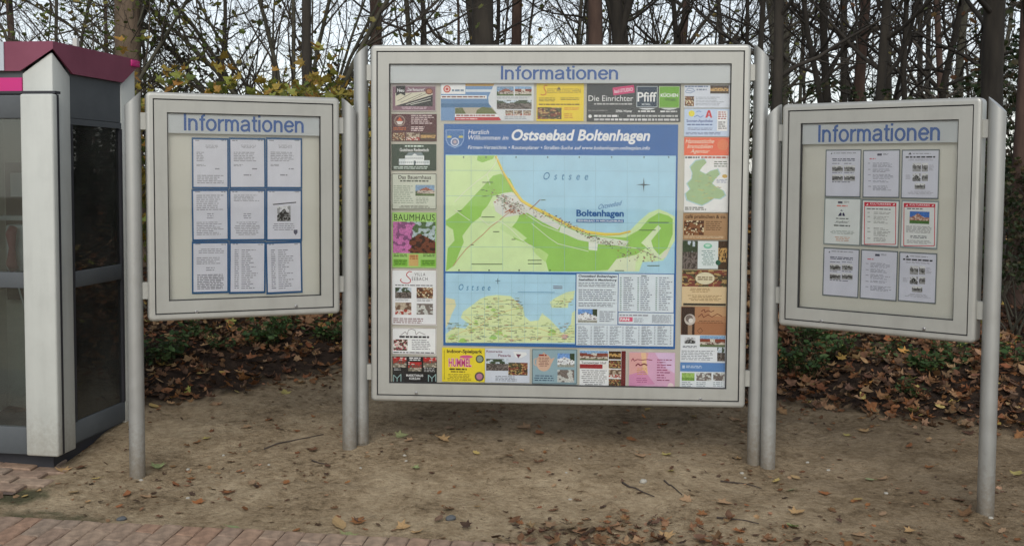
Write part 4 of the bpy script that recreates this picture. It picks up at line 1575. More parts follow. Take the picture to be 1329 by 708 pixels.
    # lower map
    s.block(578.2, 355.2, 746.6, 444.6, (172, 208, 226), 'sea')
    tan = (214, 224, 172)
    s.polys([([(598, 411.8), (601, 404), (612, 396), (622.8, 387.7), (632, 383.8), (644.6, 382.3), (663, 383.8), (669.4, 390), (678.7, 397.8), (681, 410), (688, 416.5), (699, 415), (703.6, 405.6), (706.7, 408.7), (713, 413.3), (725, 425.8), (728.4, 431), (733, 430.4), (741, 419.6), (742.4, 405.6), (746.2, 402.5), (746.2, 444.2), (578.6, 444.2), (578.6, 433), (590, 424), (604, 426), (609, 420)], tan),
             ([(713.7, 391.6), (719, 387), (734.6, 379), (746.2, 376.8), (744, 388), (737.8, 393), (737, 399), (716, 399)], tan),
             ([(578.6, 386), (590, 388), (592, 396), (586, 408), (582, 420), (578.6, 425)], (220, 214, 170))], 'land')
    greens = []
    for k in range(16):
        u, v = rng.uniform(582, 744), rng.uniform(392, 442)
        if v < 425 and not (606 < u < 676):
            v = rng.uniform(432, 442)
        rr = rng.uniform(2, 5.5)
        greens.append(([(u + rr * (1 + 0.3 * sin(3 * a)) * cos(a), min(443.8, v + 0.6 * rr * sin(a))) for a in [2 * pi * i / 9 for i in range(9)]], rng.choice([(172, 208, 120), (184, 214, 134), (160, 200, 104)])))
    s.polys(greens, 'woods')
    s.disc(733, 436, 4.6, (214, 160, 160), 2.8, 'town')
    s.disc(664, 441, 3.0, (206, 170, 150), 1.8, 'town')
    s.strokes([[(582, 440), (600, 430), (622, 424), (640, 428), (664, 441)], [(622, 424), (640, 408), (662, 402), (676, 398)], [(640, 428), (672, 424), (700, 426), (732, 436), (745, 430)], [(664, 441), (690, 436), (732, 436)], [(604, 410), (622, 424)]], (214, 190, 130), 0.6, 'road')
    mb = MB()
    y = s.y()
    for k in range(560):
        u, v = rng.uniform(580, 743), rng.uniform(386, 443)
        if (v < 418 and not (612 < u < 676)) and not (716 < u < 740 and 384 < v < 398):
            continue
        w = rng.uniform(1.5, 6)
        q = [s.pt(u, v), s.pt(min(u + w, 745.6), v), s.pt(min(u + w, 745.6), v + 0.6), s.pt(u, v + 0.6)]
        mb.poly([(x, y - k * 1e-6, z) for x, z in q], pc(rng.choice([(130, 140, 110), (110, 120, 110), (170, 130, 100), (150, 170, 110)])))
    s.done(mb, 'place_names')
    s.strokes([[(u, 355.6), (u, 444)] for u in (595, 612, 629, 647, 664, 681, 698, 716, 733)] + [[(578.6, v), (746, v + 0.6)] for v in (366, 380, 394, 408, 422, 436)], (150, 186, 196), 0.3, 'map_grid')
    s.strokes([[(646, 361), (646, 368)], [(643, 364), (649.4, 364)]], (60, 80, 100), 0.6, 'compass_rose')
    s.text('Ostsee', 595.6, 368.4, 636.6, 376.4, (70, 128, 170), 0.0, 0.25, 1.9)
    s.strokes([[(672, 378.4), (720, 379)]], (120, 160, 190), 0.8, 'place_names')
    s.strokes([[(718, 371), (730, 371.4)], [(718, 373.4), (730, 373.8)]], (120, 90, 110), 0.9, 'place_names')
    # the white information boxes
    box = (214, 222, 236)
    s.block(748, 355.4, 801.6, 420.4, box, 'text_box')
    s.block(802.6, 355.4, 874.2, 404.6, box, 'text_box')
    s.block(802.6, 405.6, 874.2, 420.4, box, 'text_box')
    s.block(748, 421.4, 873.8, 448.2, box, 'text_box')
    s.text('Ostseebad Boltenhagen', 750.8, 356.4, 800.4, 360.4, (40, 48, 70), 0.03, 0.2)
    s.text('Seeheilbad in Mecklenburg', 750.8, 361.4, 800.4, 365.0, (40, 48, 70), 0.03, 0.2)
    s.lines(750.8, 366.4, 800, 373, 3, (110, 116, 130), 0.4, 0.05)
    s.lines(750.8, 375.4, 800, 391, 6, (110, 116, 130), 0.4, 0.12)
    s.lines(750.8, 392.6, 800, 398.6, 3, (110, 116, 130), 0.4, 0.12)
    s.photo(750, 400.6, 775, 418, 'whitehouse', 60)
    s.lines(778, 403.4, 799.6, 418.4, 6, (110, 116, 130), 0.4, 0.35)
    for (a, b2) in ((809, 824), (831, 847), (855, 873)):
        s.lines(a, 359.6, b2, 403.6, 16, (110, 116, 130), 0.36, 0.5)
    for u in (804.4, 827, 850.6):
        s.lines(u, 359.6, u + 2.4, 403.6, 16, (110, 140, 130), 0.42, 0.2)
    s.strokes([[(832, 357.6), (839, 357.8)]], (60, 70, 90), 1.0, 'small_print')
    s.lines(804, 408, 842, 409.6, 1, (120, 116, 130), 0.8, 0.02)
    s.block(803.8, 411, 821, 416.6, (214, 90, 120), 'logo')
    s.text('FAN', 805, 412, 816.6, 415.6, WHITE, 0.04)
    s.lines(822.6, 412.4, 836, 418.6, 4, (130, 136, 150), 0.4, 0.2)
    s.lines(846, 408.4, 871.4, 419, 8, (140, 145, 155), 0.45, 0.05)
    for k in range(6):
        u = 750 + k * 20.6
        s.lines(u, 423, u + 15.5, 447.6, 12, (112, 118, 132), 0.36, 0.55)
        s.lines(u + 16.4, 423, u + 18.2, 447.6, 12, (130, 136, 150), 0.36, 0.3)


left_column()
top_row()
right_column()
bottom_row()
map_poster()


def notice(key, label, rect, card, paper, mx=1.2, my=1.5, tilt=0.0, lift=0.0, group=None):
    """a card with the paper sheet fixed on it"""
    s = Sheet(key, 'notice_card', label, 'notice', rect, card, group, lift, tilt)
    s.block(rect[0] + mx, rect[1] + my, rect[2] - mx, rect[3] - my, paper, 'paper')
    return s


BLUE, PAP = (22, 82, 128), (206, 206, 214)
GL = 'blue-edged notices in the left showcase'


def left_notices():
    T = (140, 140, 148)
    xs = [(249.0, 297.0), (297.3, 344.8), (345.1, 392.2)]
    ys = [(178.8, 245.0), (245.4, 312.6), (313.2, 380.6)]
    names = [['top left', 'top middle', 'top right'], ['middle left', 'centre', 'middle right'], ['bottom left', 'bottom middle', 'bottom right']]
    what = [['typed letter with scattered short lines', 'typed letter with grey paragraph near its top', 'typed letter with a long grey paragraph'],
            ['typed notice with dense lines at its head', 'typed notice with many centred lines', 'notice with a dark tower picture and small crest'],
            ['typed notice with a dense grey block at its foot', 'long name list in two columns hanging slightly low', 'long list with narrow left column']]
    tl = [[0.2, -0.2, 0.2], [-0.2, 0.2, 0.3], [0.4, 0.8, -0.8]]
    for j in range(3):
        for i in range(3):
            r = (xs[i][0], ys[j][0], xs[i][1], ys[j][1])
            u0, v0 = r[0] + 2, r[1] + 2.5
            u1, v1 = r[2] - 2, r[3] - 2.5
            s = notice('left', 'blue-edged %s, %s of left showcase' % (what[j][i], names[j][i]), r, BLUE, PAP, 2.1, 2.6, tl[j][i], 0.0005 * ((i + 2 * j) % 3), GL)
            s.lines(u0 + 2, v0 + 0.5, u0 + 9, v0 + 2, 1, T, 0.8, 0)
            s.lines(u1 - 8, v0 + 0.5, u1 - 2, v0 + 2, 1, T, 0.8, 0)
            m = (u0 + u1) / 2
            if j == 0:
                s.lines(m - 9, v0 + 7, m + 12, v0 + 12, 3, T, 0.4, 0.4, True)
                s.lines(u0 + 4, v0 + 16, u0 + (14 if i == 0 else 34), v0 + 29, 6, (152, 152, 160), 0.5, 0.2)
                s.lines(u0 + 4, v0 + 32, u0 + 16, v0 + 35, 2, T, 0.5, 0.3)
                s.lines(m + 6, v0 + 37, m + 13, v0 + 39, 1, T, 0.8, 0)
                if i == 0:
                    s.lines(u0 + 5, v0 + 46, u1 - 4, v0 + 58, 5, T, 0.4, 0.4)
                else:
                    s.lines(m - 5, v0 + 45, m + 5, v0 + 47, 1, T, 0.8, 0)
            elif j == 1 and i < 2:
                s.lines(u0 + 4, v0 + 5, u1 - 4, v0 + (26 if i == 0 else 14), 8 if i == 0 else 5, T, 0.4, 0.3)
                s.lines(m - 6, v0 + 29, m + 6, v0 + 37, 3, T, 0.4, 0.4, True)
                s.lines(u0 + 4, v0 + 40, u1 - 4, v0 + 58, 8, T, 0.4, 0.4, i == 1)
            elif j == 1:
                s.strokes([[(u0 + 7, v0 + 17.5), (u1 - 6, v0 + 14.5)]], (60, 60, 66), 1.4, 'lettering')
                s.photo(u0 + 12.6, v0 + 19, u0 + 30, v0 + 39, 'mono_house', 70)
                s.lines(u0 + 5, v0 + 42, u1 - 6, v0 + 52, 4, T, 0.4, 0.3, True)
                s.polys([([(u1 - 9, v0 + 50), (u1 - 4, v0 + 50), (u1 - 4, v0 + 54), (u1 - 6.5, v0 + 57), (u1 - 9, v0 + 54)], (88, 88, 104))], 'crest')
            elif i == 0:
                s.lines(u0 + 6, v0 + 7, u1 - 4, v0 + 14, 3, T, 0.4, 0.3, True)
                s.lines(u0 + 4, v0 + 18, u1 - 6, v0 + 28, 4, T, 0.4, 0.3)
                s.lines(m - 6, v0 + 31, m + 6, v0 + 37, 2, T, 0.4, 0.4, True)
                s.lines(u0 + 5, v0 + 40, u1 - 4, v0 + 60, 9, (138, 138, 146), 0.6, 0.1)
            else:
                s.lines(u0 + 5, v0 + 8, u0 + 11, v0 + 60, 19, (128, 128, 138), 0.4, 0.2)
                s.lines(u0 + 14, v0 + 8, u1 - 8, v0 + 60, 19, T, 0.4, 0.6)


def right_notices():
    G, P1 = (98, 108, 112), (202, 203, 214)
    T = (120, 122, 134)
    GR = 'grey-edged notices in the right showcase'

    def four(label, r, seed, tilt):
        s = notice('right', label, r, G, P1, 1.3, 1.6, tilt, 0.0, GR)
        u, v = r[0], r[1]
        s.polys([([(u + 7, v + 6), (u + 9, v + 3.6), (u + 9, v + 6)], (40, 40, 60))], 'mark')
        s.lines(u + 11, v + 4, u + 40, v + 5.6, 1, (150, 152, 160), 0.8, 0)
        s.lines(u + 9, v + 11.6, u + 39, v + 15.6, 2, (70, 74, 96), 0.55, 0.05, True)
        for k in range(4):
            a, b = u + 9 + (k % 2) * 15.6, v + 20.6 + (k // 2) * 12
            s.photo(a, b, a + 14, b + 8, 'mono', seed + k)
            s.lines(a, b - 3, a + 13, b - 1, 1, T, 0.5, 0.3)
        s.lines(u + 9, v + 41.5, u + 38, v + 43, 1, T, 0.8, 0.2)

    def typed(label, r, tilt):
        s = notice('right', label, r, G, P1, 1.3, 1.6, tilt, 0.0006, GR)
        u, v = r[0], r[1]
        s.block(u + 19, v + 5, u + 25, v + 7.8, (70, 72, 92), 'mark')
        s.lines(u + 26.6, v + 5, u + 34, v + 7.6, 2, T, 0.5, 0.1)
        s.lines(u + 9, v + 11, u + 17, v + 12.8, 1, (196, 100, 110), 0.8, 0)
        for k, (a, n) in enumerate(((17, 4), (25, 3), (32, 4), (40, 2), (47, 4))):
            s.lines(u + 13, v + a, u + 41, v + a + n * 1.7, n, (140, 142, 156), 0.45, 0.4)
            s.lines(u + 7, v + a, u + 11, v + a + 1.6, 1, (150, 150, 165), 0.6, 0.1)

    def ships(label, r, seed, tilt):
        s = notice('right', label, r, G, P1, 1.3, 1.6, tilt, 0.0, GR)
        u, v = r[0], r[1]
        s.polys([([(u + 9, v + 6.6), (u + 13.4, v + 6.6), (u + 11.4, v + 3.4)], (70, 70, 80))], 'mark')
        s.lines(u + 15, v + 4.8, u + 38, v + 6.2, 1, (150, 152, 160), 0.8, 0)
        s.lines(u + 5.6, v + 8.8, u + 44, v + 11, 1, (40, 42, 52), 0.9, 0)
        s.lines(u + 8, v + 12.4, u + 42, v + 15, 2, (150, 150, 160), 0.45, 0.2, True)
        s.photo(u + 14.6, v + 17.4, u + 25.4, v + 28.6, 'mono', seed)
        s.photo(u + 26.6, v + 17.4, u + 34.6, v + 28.6, 'mono', seed + 1)
        s.photo(u + 14.6, v + 31, u + 25, v + 41, 'mono_house', seed + 2)
        s.photo(u + 26.6, v + 31, u + 34.6, v + 41, 'mono', seed + 3)
        s.photo(u + 17.4, v + 43.6, u + 31, v + 51.6, 'mono', seed + 4)
        s.lines(u + 36, v + 20, u + 43, v + 28, 5, (160, 160, 170), 0.4, 0.4)
        s.lines(u + 5.6, v + 33, u + 13, v + 39, 4, (160, 160, 170), 0.4, 0.4)
        s.lines(u + 8, v + 54, u + 42, v + 59, 3, (160, 160, 170), 0.4, 0.4, True)

    four('grey-edged notice with four small photos, top left of right showcase', (1071.0, 194, 1117.4, 256), 80, 0)
    typed('grey-edged typed page with red line, top middle of right showcase', (1119.8, 194.2, 1167.8, 256.8), -0.5)
    ships('grey-edged notice with five black-and-white photos, top right of right showcase', (1169.8, 194, 1218.8, 258), 90, 0)
    four('grey-edged notice with four small photos, bottom left of right showcase', (1068.0, 321.8, 1114.8, 385), 80, 0.4)
    typed('grey-edged typed page with red line, bottom middle of right showcase', (1116.6, 324.4, 1164.6, 389), 0.5)
    ships('grey-edged notice with five black-and-white photos, bottom right of right showcase', (1166.2, 327.4, 1215.4, 392.4), 90, 0.3)

    r = (1069.4, 256.8, 1117.2, 318)
    s = notice('right', 'curled white notice with quoted title, middle left of right showcase', r, (130, 142, 142), (212, 216, 214), 1.3, 1.6, 0.3, 0.0008, GR)
    u, v = r[0], r[1]
    s.block(u + 18, v + 4.4, u + 24, v + 7, (80, 82, 96), 'mark')
    s.lines(u + 25.6, v + 4.4, u + 33, v + 7, 2, (150, 150, 150), 0.5, 0.1)
    s.lines(u + 16.6, v + 9.4, u + 30.6, v + 11.4, 1, (214, 120, 110), 0.8, 0)
    s.polys([([(u + 18, v + 23.4), (u + 21, v + 19), (u + 23, v + 19.4), (u + 23, v + 23.4)], (52, 52, 84)), ([(u + 24, v + 23.4), (u + 24, v + 19.4), (u + 26, v + 19), (u + 27.6, v + 23.4)], (52, 52, 84)),
             ([(u + 21, v + 17), (u + 22.6, v + 15), (u + 24.6, v + 17)], (90, 90, 110))], 'mark')
    s.lines(u + 15.6, v + 26, u + 32, v + 28, 1, (110, 116, 116), 0.7, 0)
    s.text('„Kopfkino“', u + 14, v + 29.6, u + 33, v + 33.4, (70, 76, 80), 0.01, 0.3)
    s.lines(u + 13, v + 35, u + 34, v + 36.8, 1, (80, 86, 86), 0.9, 0)
    s.lines(u + 8, v + 42.6, u + 41, v + 47.6, 3, (150, 160, 155), 0.4, 0.2, True)
    s.lines(u + 13, v + 50.6, u + 35, v + 57, 3, (200, 150, 120), 0.4, 0.3, True)

    def red(label, r, pic, tilt, card):
        s = notice('right', label, r, card, (216, 218, 216), 1.4, 2.2, tilt, 0.0010, GR)
        u, v = r[0], r[1]
        u1, v1 = r[2], r[3]
        s.block(u + 3.6, v + 4.0, u1 - 3.6, v + 8.6, (196, 44, 66), 'red_header')
        s.frame(u + 4.0, v + 8.6, u1 - 4.4, v1 - 3.6, (196, 44, 66), 1.0)
        s.text('KULTURKREIS', u + 11.4, v + 4.7, u1 - 11, v + 7.3, (240, 210, 214), 0.02, 0, 1.15)
        for a in (u + 6, u1 - 8.6):
            s.polys([([(a, v + 7.6), (a + 2.6, v + 5), (a + 2.6, v + 7.6)], (240, 220, 222))], 'mark')
        if pic:
            s.lines(u + 8, v + 10.4, u + 28, v + 12, 1, (80, 80, 84), 0.8, 0)
            s.photo(u + 11.4, v + 14.6, u + 37, v + 30.4, 'castle', 99)
            s.lines(u + 7, v + 33.6, u + 40, v + 43, 6, (140, 140, 142), 0.45, 0.1)
            s.lines(u + 12, v + 46, u + 34, v + 50, 2, (100, 104, 112), 0.5, 0.1, True)
            s.lines(u + 8, v + 52, u + 40, v + 57, 3, (150, 150, 152), 0.45, 0.2)
        else:
            s.lines(u + 7, v + 12, u + 38, v + 13.6, 1, (100, 100, 104), 0.8, 0)
            for a, n in ((16.6, 2), (22, 3), (28.6, 2), (37, 2), (41.4, 4), (50, 3)):
                s.lines(u + 16, v + a, u + 38, v + a + n * 1.8, n, (150, 152, 150), 0.42, 0.4)
                s.lines(u + 8, v + a, u + 12, v + a + 1.6, 1, (150, 152, 150), 0.6, 0.1)
    red('red-framed text page in the centre of right showcase', (1118.0, 258.6, 1167.0, 320.4), False, 0.3, (112, 122, 124))
    red('red-framed notice with a blue-sky castle photo, right showcase', (1169.2, 259.8, 1217.4, 322.4), True, 0.5, (134, 146, 148))


left_notices()
right_notices()


# ------------------------------------------------------------------ phone booth
def build_booth():
    YAW = radians(-8)
    ox, oy = -2.335, 5.455
    g = 0.105
    root = empty('phone_booth', (ox, oy, g), YAW)
    tag(root, 'grey and magenta phone booth with dark glass at the left edge', 'phone booth')
    D = 0.86                     # square plan; local origin = front right corner, x to the right, y to the back
    ZA, ZE, ZT = 2.105, 1.995, 2.155   # column apex, column eaves, roof top

    def part(name, mat, fn, parent=root, bev=0.0):
        mb = MB()
        fn(mb)
        o = mb.build(name, M[mat], parent)
        if bev:
            bevel_obj(o, bev, 2)
        return o
    # plinth
    part('plinth', 'b_dark', lambda m: m.box(-D + 0.03, -0.03, 0.0, D - 0.03, -0.08, 0.045))
    part('floor_plate', 'b_grey', lambda m: m.box(-D + 0.02, -0.02, 0.04, D - 0.02, 0.047, 0.07))
    cw = 0.165
    # four L-shaped corner columns whose tops rise to the corner like a gable
    for cx, cy, sx, sy in ((0, 0, -1, 1), (-D, 0, 1, 1), (0, D, -1, -1), (-D, D, 1, -1)):
        t = 0.05
        pl = [(0, 0), (cw, 0), (cw, t), (t, t), (t, cw), (0, cw)]
        hz = [ZA, ZE, ZE, ZA - 0.03, ZE, ZE]
        vs = [(cx + sx * a, cy + sy * b, 0.03) for a, b in pl] + [(cx + sx * a, cy + sy * b, h) for (a, b), h in zip(pl, hz)]
        fs = [(k, (k + 1) % 6, 6 + (k + 1) % 6, 6 + k) for k in range(6)] + [(6, 7, 8, 9), (6, 9, 10, 11), (5, 4, 3, 0), (3, 2, 1, 0)]
        if sx * sy > 0:
            fs = [tuple(reversed(f)) for f in fs]
        mb = MB()
        mb.faces(vs, fs)
        bevel_obj(mb.build('corner_column', M['b_white'], root), 0.006, 2, 40)
    # side and back walls: top panel, glass, mid rail, bottom rail
    walls = {'right': ((-0.016, cw - 0.005), (-0.016, D - cw + 0.005)), 'left': ((-D + 0.016, cw - 0.005), (-D + 0.016, D - cw + 0.005)),
             'back': ((-D + cw - 0.005, D - 0.016), (-cw + 0.005, D - 0.016))}
    for key, (a, b) in walls.items():
        def slab(m, z0, z1, th, a=a, b=b, key=key):
            if key == 'back':
                m.box(a[0], b[0], a[1] - th, a[1] + th, z0, z1)
            else:
                m.box(a[0] - th, a[0] + th, a[1], b[1], z0, z1)
        part('top_panel', 'b_grey', lambda m: slab(m, 1.78, ZE + 0.055, 0.010))
        part('rail', 'b_grey', lambda m: slab(m, 1.745, 1.777, 0.014))
        part('rail', 'b_grey', lambda m: slab(m, 0.885, 0.970, 0.014), bev=0.003)
        part('rail', 'b_grey', lambda m: slab(m, 0.06, 0.17, 0.014), bev=0.003)
        part('glass_pane', 'booth_pane', lambda m: slab(m, 0.172, 0.883, 0.003))
        part('glass_pane', 'booth_pane', lambda m: slab(m, 0.972, 1.743, 0.003))
        if key != 'back':
            for yy in (cw - 0.004, D - cw - 0.018):
                part('seal_strip', 'b_dark', lambda m: m.box(a[0] - 0.006, a[0] + 0.0165, yy, yy + 0.022, 0.172, 1.743))
    # front: fascia with the magenta sign, then the door
    part('fascia', 'b_grey', lambda m: m.box(-D + cw, -cw, 0.006, 0.03, 1.975, 2.05))
    part('sign_strip', 'b_pink', lambda m: m.box(-D + cw + 0.001, -cw - 0.001, -0.004, 0.02, 1.905, 1.974))
    part('door_gap', 'b_dark', lambda m: m.box(-D - 0.036, 0.036, -0.040, 0.012, 1.890, 1.9035))  # dark bar painted as the shade in the gap over the door
    door = part('door_post', 'b_white', lambda m: m.box(-0.128, 0.048, -0.085, -0.036, 0.050, 1.886), bev=0.010)
    part('seam_shade', 'b_dark', lambda m: m.box(-0.120, 0.034, -0.0355, -0.0005, 0.050, 1.886))  # dark box painted as the shade between door post and column
    part('seam_shade', 'b_dark', lambda m: m.box(-0.010, 0.003, 0.0, 0.032, 0.050, 1.905))  # dark strip on the column side widens that painted shade
    dr = part('door_post', 'b_white', lambda m: m.box(-D - 0.048, -D + 0.128, -0.085, -0.036, 0.050, 1.886), bev=0.010)
    part('door_rail', 'b_grey', lambda m: m.box(-D + 0.129, -0.129, -0.060, -0.030, 1.765, 1.882), bev=0.003)
    part('door_rail', 'b_grey', lambda m: m.box(-D + 0.129, -0.129, -0.060, -0.030, 0.905, 0.985), bev=0.003)
    part('door_rail', 'b_grey', lambda m: m.box(-D + 0.129, -0.129, -0.060, -0.030, 0.050, 0.190), bev=0.003)
    part('door_glass', 'booth_pane', lambda m: m.box(-D + 0.129, -0.129, -0.048, -0.042, 0.192, 0.903))
    part('door_glass', 'booth_pane', lambda m: m.box(-D + 0.129, -0.129, -0.048, -0.042, 0.987, 1.763))
    hd = part('door_handle', 'b_dark', lambda m: m.tube([Vector((-D + 0.24, -0.03, 0.86)), Vector((-D + 0.24, -0.07, 0.88)), Vector((-D + 0.24, -0.07, 1.10)), Vector((-D + 0.24, -0.03, 1.12))], [0.011] * 4, 8))

    # roof: a shallow hipped cap whose skirt follows the gabled columns
    ov = 0.014
    c = [(ov, -ov), (ov, D + ov), (-D - ov, D + ov), (-D - ov, -ov)]

    def roof(m):
        top = []
        for k in range(4):
            a, b = c[k], c[(k + 1) % 4]
            L = D + 2 * ov
            ux, uy = (b[0] - a[0]) / L, (b[1] - a[1]) / L
            cwv = cw + ov + 0.004
            P = lambda s, z: (a[0] + ux * s, a[1] + uy * s, z)
            g1 = 0.012
            m.faces([P(0, ZA + g1), P(cwv, ZE + g1), P(L - cwv, ZE + g1), P(L, ZA + g1), P(L, ZT), P(0, ZT)], [(0, 1, 2, 3, 4, 5)])
            # inner face of the skirt
            nx, ny = -uy * 0.012, ux * 0.012
            Q = lambda s, z: (a[0] + ux * s + nx, a[1] + uy * s + ny, z)
            m.faces([P(0, ZA + g1), P(cwv, ZE + g1), P(L - cwv, ZE + g1), P(L, ZA + g1), Q(0.012, ZA + g1), Q(cwv, ZE + g1), Q(L - cwv, ZE + g1), Q(L - 0.012, ZA + g1)],
                    [(1, 0, 4, 5), (2, 1, 5, 6), (3, 2, 6, 7)])
            m.faces([Q(0.012, ZA + g1), Q(cwv, ZE + g1), Q(L - cwv, ZE + g1), Q(L - 0.012, ZA + g1), Q(L - 0.012, ZT - 0.01), Q(0.012, ZT - 0.01)], [(5, 4, 3, 2, 1, 0)])
        apex = (-D / 2, D / 2, ZT + 0.05)
        for k in range(4):
            a, b = c[k], c[(k + 1) % 4]
            m.faces([(a[0], a[1], ZT), (b[0], b[1], ZT), apex], [(0, 1, 2)])
    rf = part('roof', 'b_magenta', roof)
    part('ceiling', 'b_grey', lambda m: m.box(-D + 0.03, -0.03, 0.03, D - 0.03, 2.052, 2.07), rf)
    part('roof_panel', 'b_light', lambda m: m.box(-D + 0.25, -0.252, -ov - 0.006, -ov - 0.001, ZE + 0.014, ZT - 0.001), rf)
    part('corner_cap', 'b_pink', lambda m: m.box(-0.03, ov + 0.008, D - 0.075, D + ov + 0.006, ZT - 0.045, ZT - 0.008), rf, 0.003)
    for vx, vy in ((-0.05, 0.30),):
        part('vent_stub', 'b_white', lambda m: m.box(vx - 0.012, vx + 0.012, vy, vy + 0.024, ZT, ZT + 0.055), rf)

    # the telephone inside
    ph = empty('pay_telephone', root.matrix_basis @ Vector((-0.53, D - 0.20, -0.11)), YAW)
    tag(ph, 'grey pay telephone with magenta handset inside the phone booth', 'telephone')

    def pp(name, mat, fn, parent=ph, bev=0.0):
        mb = MB()
        fn(mb)
        o = mb.build(name, M[mat], parent)
        if bev:
            bevel_obj(o, bev, 2)
        return o
    pp('support_panel', 'b_dark', lambda m: m.box(-0.24, 0.26, 0.10, 0.125, 0.85, 1.66))
    body = pp('body', 'b_light', lambda m: m.box(-0.16, 0.20, -0.03, 0.098, 1.03, 1.30), bev=0.012)
    pp('display', 'b_dark', lambda m: m.box(0.06, 0.18, -0.034, -0.0305, 1.22, 1.27), body)
    for k in range(12):
        pp('key', 'b_white', lambda m: m.box(0.07 + (k % 3) * 0.034, 0.095 + (k % 3) * 0.034, -0.037, -0.0305, 1.175 - (k // 3) * 0.03, 1.196 - (k // 3) * 0.03), body)
    hs_ = pp('handset', 'b_handset', lambda m: m.tube([Vector((-0.09, -0.06, 1.05)), Vector((-0.09, -0.085, 1.08)), Vector((-0.09, -0.075, 1.17)), Vector((-0.09, -0.085, 1.25)), Vector((-0.09, -0.06, 1.285))], [0.026, 0.030, 0.018, 0.030, 0.026], 10))
    pts = []
    for k in range(25):
        t = k / 24
        pts.append(Vector((-0.09 + 0.20 * t + 0.03 * sin(t * pi), -0.06 + 0.02 * t, 1.04 - 0.36 * sin(t * pi) - 0.02 * t)))
    pp('cord', 'b_light', lambda m: m.tube(pts, [0.005] * 25, 6))
    pp('shelf', 'b_light', lambda m: m.box(-0.25, 0.28, -0.06, 0.098, 0.965, 1.0), bev=0.004)
    pp('notice_plate', 'b_light', lambda m: m.box(-0.20, 0.10, 0.088, 0.0985, 1.46, 1.60))
    pp('notice_band', 'b_pink', lambda m: m.box(-0.02, 0.08, 0.083, 0.0875, 1.48, 1.58))
    pp('hood', 'b_light', lambda m: m.box(-0.24, 0.27, -0.02, 0.098, 1.325, 1.352), bev=0.004)


build_booth()


# ------------------------------------------------------------------ leaves
MAPLE = [(0, 0), (0.18, 0.10), (0.46, 0.02), (0.36, 0.26), (0.60, 0.50), (0.30, 0.52), (0.22, 0.72), (0.0, 1.0),
         (-0.22, 0.72), (-0.30, 0.52), (-0.60, 0.50), (-0.36, 0.26), (-0.46, 0.02), (-0.18, 0.10)]
OAK = [(0, 0), (0.10, 0.14), (0.24, 0.22), (0.13, 0.36), (0.32, 0.50), (0.16, 0.62), (0.28, 0.78), (0.10, 0.86), (0, 1.0),
       (-0.10, 0.86), (-0.28, 0.78), (-0.16, 0.62), (-0.32, 0.50), (-0.13, 0.36), (-0.24, 0.22), (-0.10, 0.14)]
OVAL = [(0, 0), (0.20, 0.22), (0.28, 0.5), (0.18, 0.78), (0, 1.0), (-0.18, 0.78), (-0.28, 0.5), (-0.20, 0.22)]
LEAF_LITE = [(0, 0), (0.34, 0.12), (0.26, 0.36), (0.44, 0.52), (0.0, 1.0), (-0.44, 0.52), (-0.26, 0.36), (-0.34, 0.12)]


def add_leaf(mb, shape, pos, size, X, Y, Z, col, curl, rng):
    """a fan of small faces; X across, Y along, Z the leaf's normal"""
    cen = pos + Y * (0.45 * size)
    i0 = len(mb.v)
    mb.v.append(tuple(cen))
    cu2 = curl * rng.uniform(0.2, 1.0)
    tw = rng.uniform(-0.35, 0.35) * curl
    for a, b in shape:
        h = curl * (a * a * 1.6) + cu2 * (b - 0.45) ** 2 * 1.2 + tw * a * (b - 0.4) * 2
        q = pos + X * (a * size) + Y * (b * size) + Z * (h * size)
        mb.v.append(tuple(q))
    n = len(shape)
    for k in range(n):
        mb.f.append((i0, i0 + 1 + k, i0 + 1 + (k + 1) % n))
        mb.c.append(col)
        mb.sm.append(False)


def basis(rng, tilt):
    az = rng.uniform(0, 2 * pi)
    Z = Vector((rng.gauss(0, tilt), rng.gauss(0, tilt), 1)).normalized()
    Y = Vector((cos(az), sin(az), 0))
    Y = (Y - Z * Y.dot(Z)).normalized()
    return Y.cross(Z), Y, Z


BROWNS = [(0.155, 0.078, 0.036), (0.205, 0.108, 0.053), (0.25, 0.145, 0.074), (0.095, 0.049, 0.027), (0.060, 0.035, 0.021), (0.27, 0.165, 0.090), (0.18, 0.072, 0.030), (0.12, 0.072, 0.043), (0.21, 0.090, 0.034)]
YELLOWS = [(0.36, 0.25, 0.07), (0.42, 0.32, 0.11), (0.30, 0.30, 0.08), (0.40, 0.22, 0.06)]


def vary(c, rng, k=0.25):
    f = rng.uniform(1 - k, 1 + k)
    return tuple(q * f * rng.uniform(0.92, 1.08) for q in c)


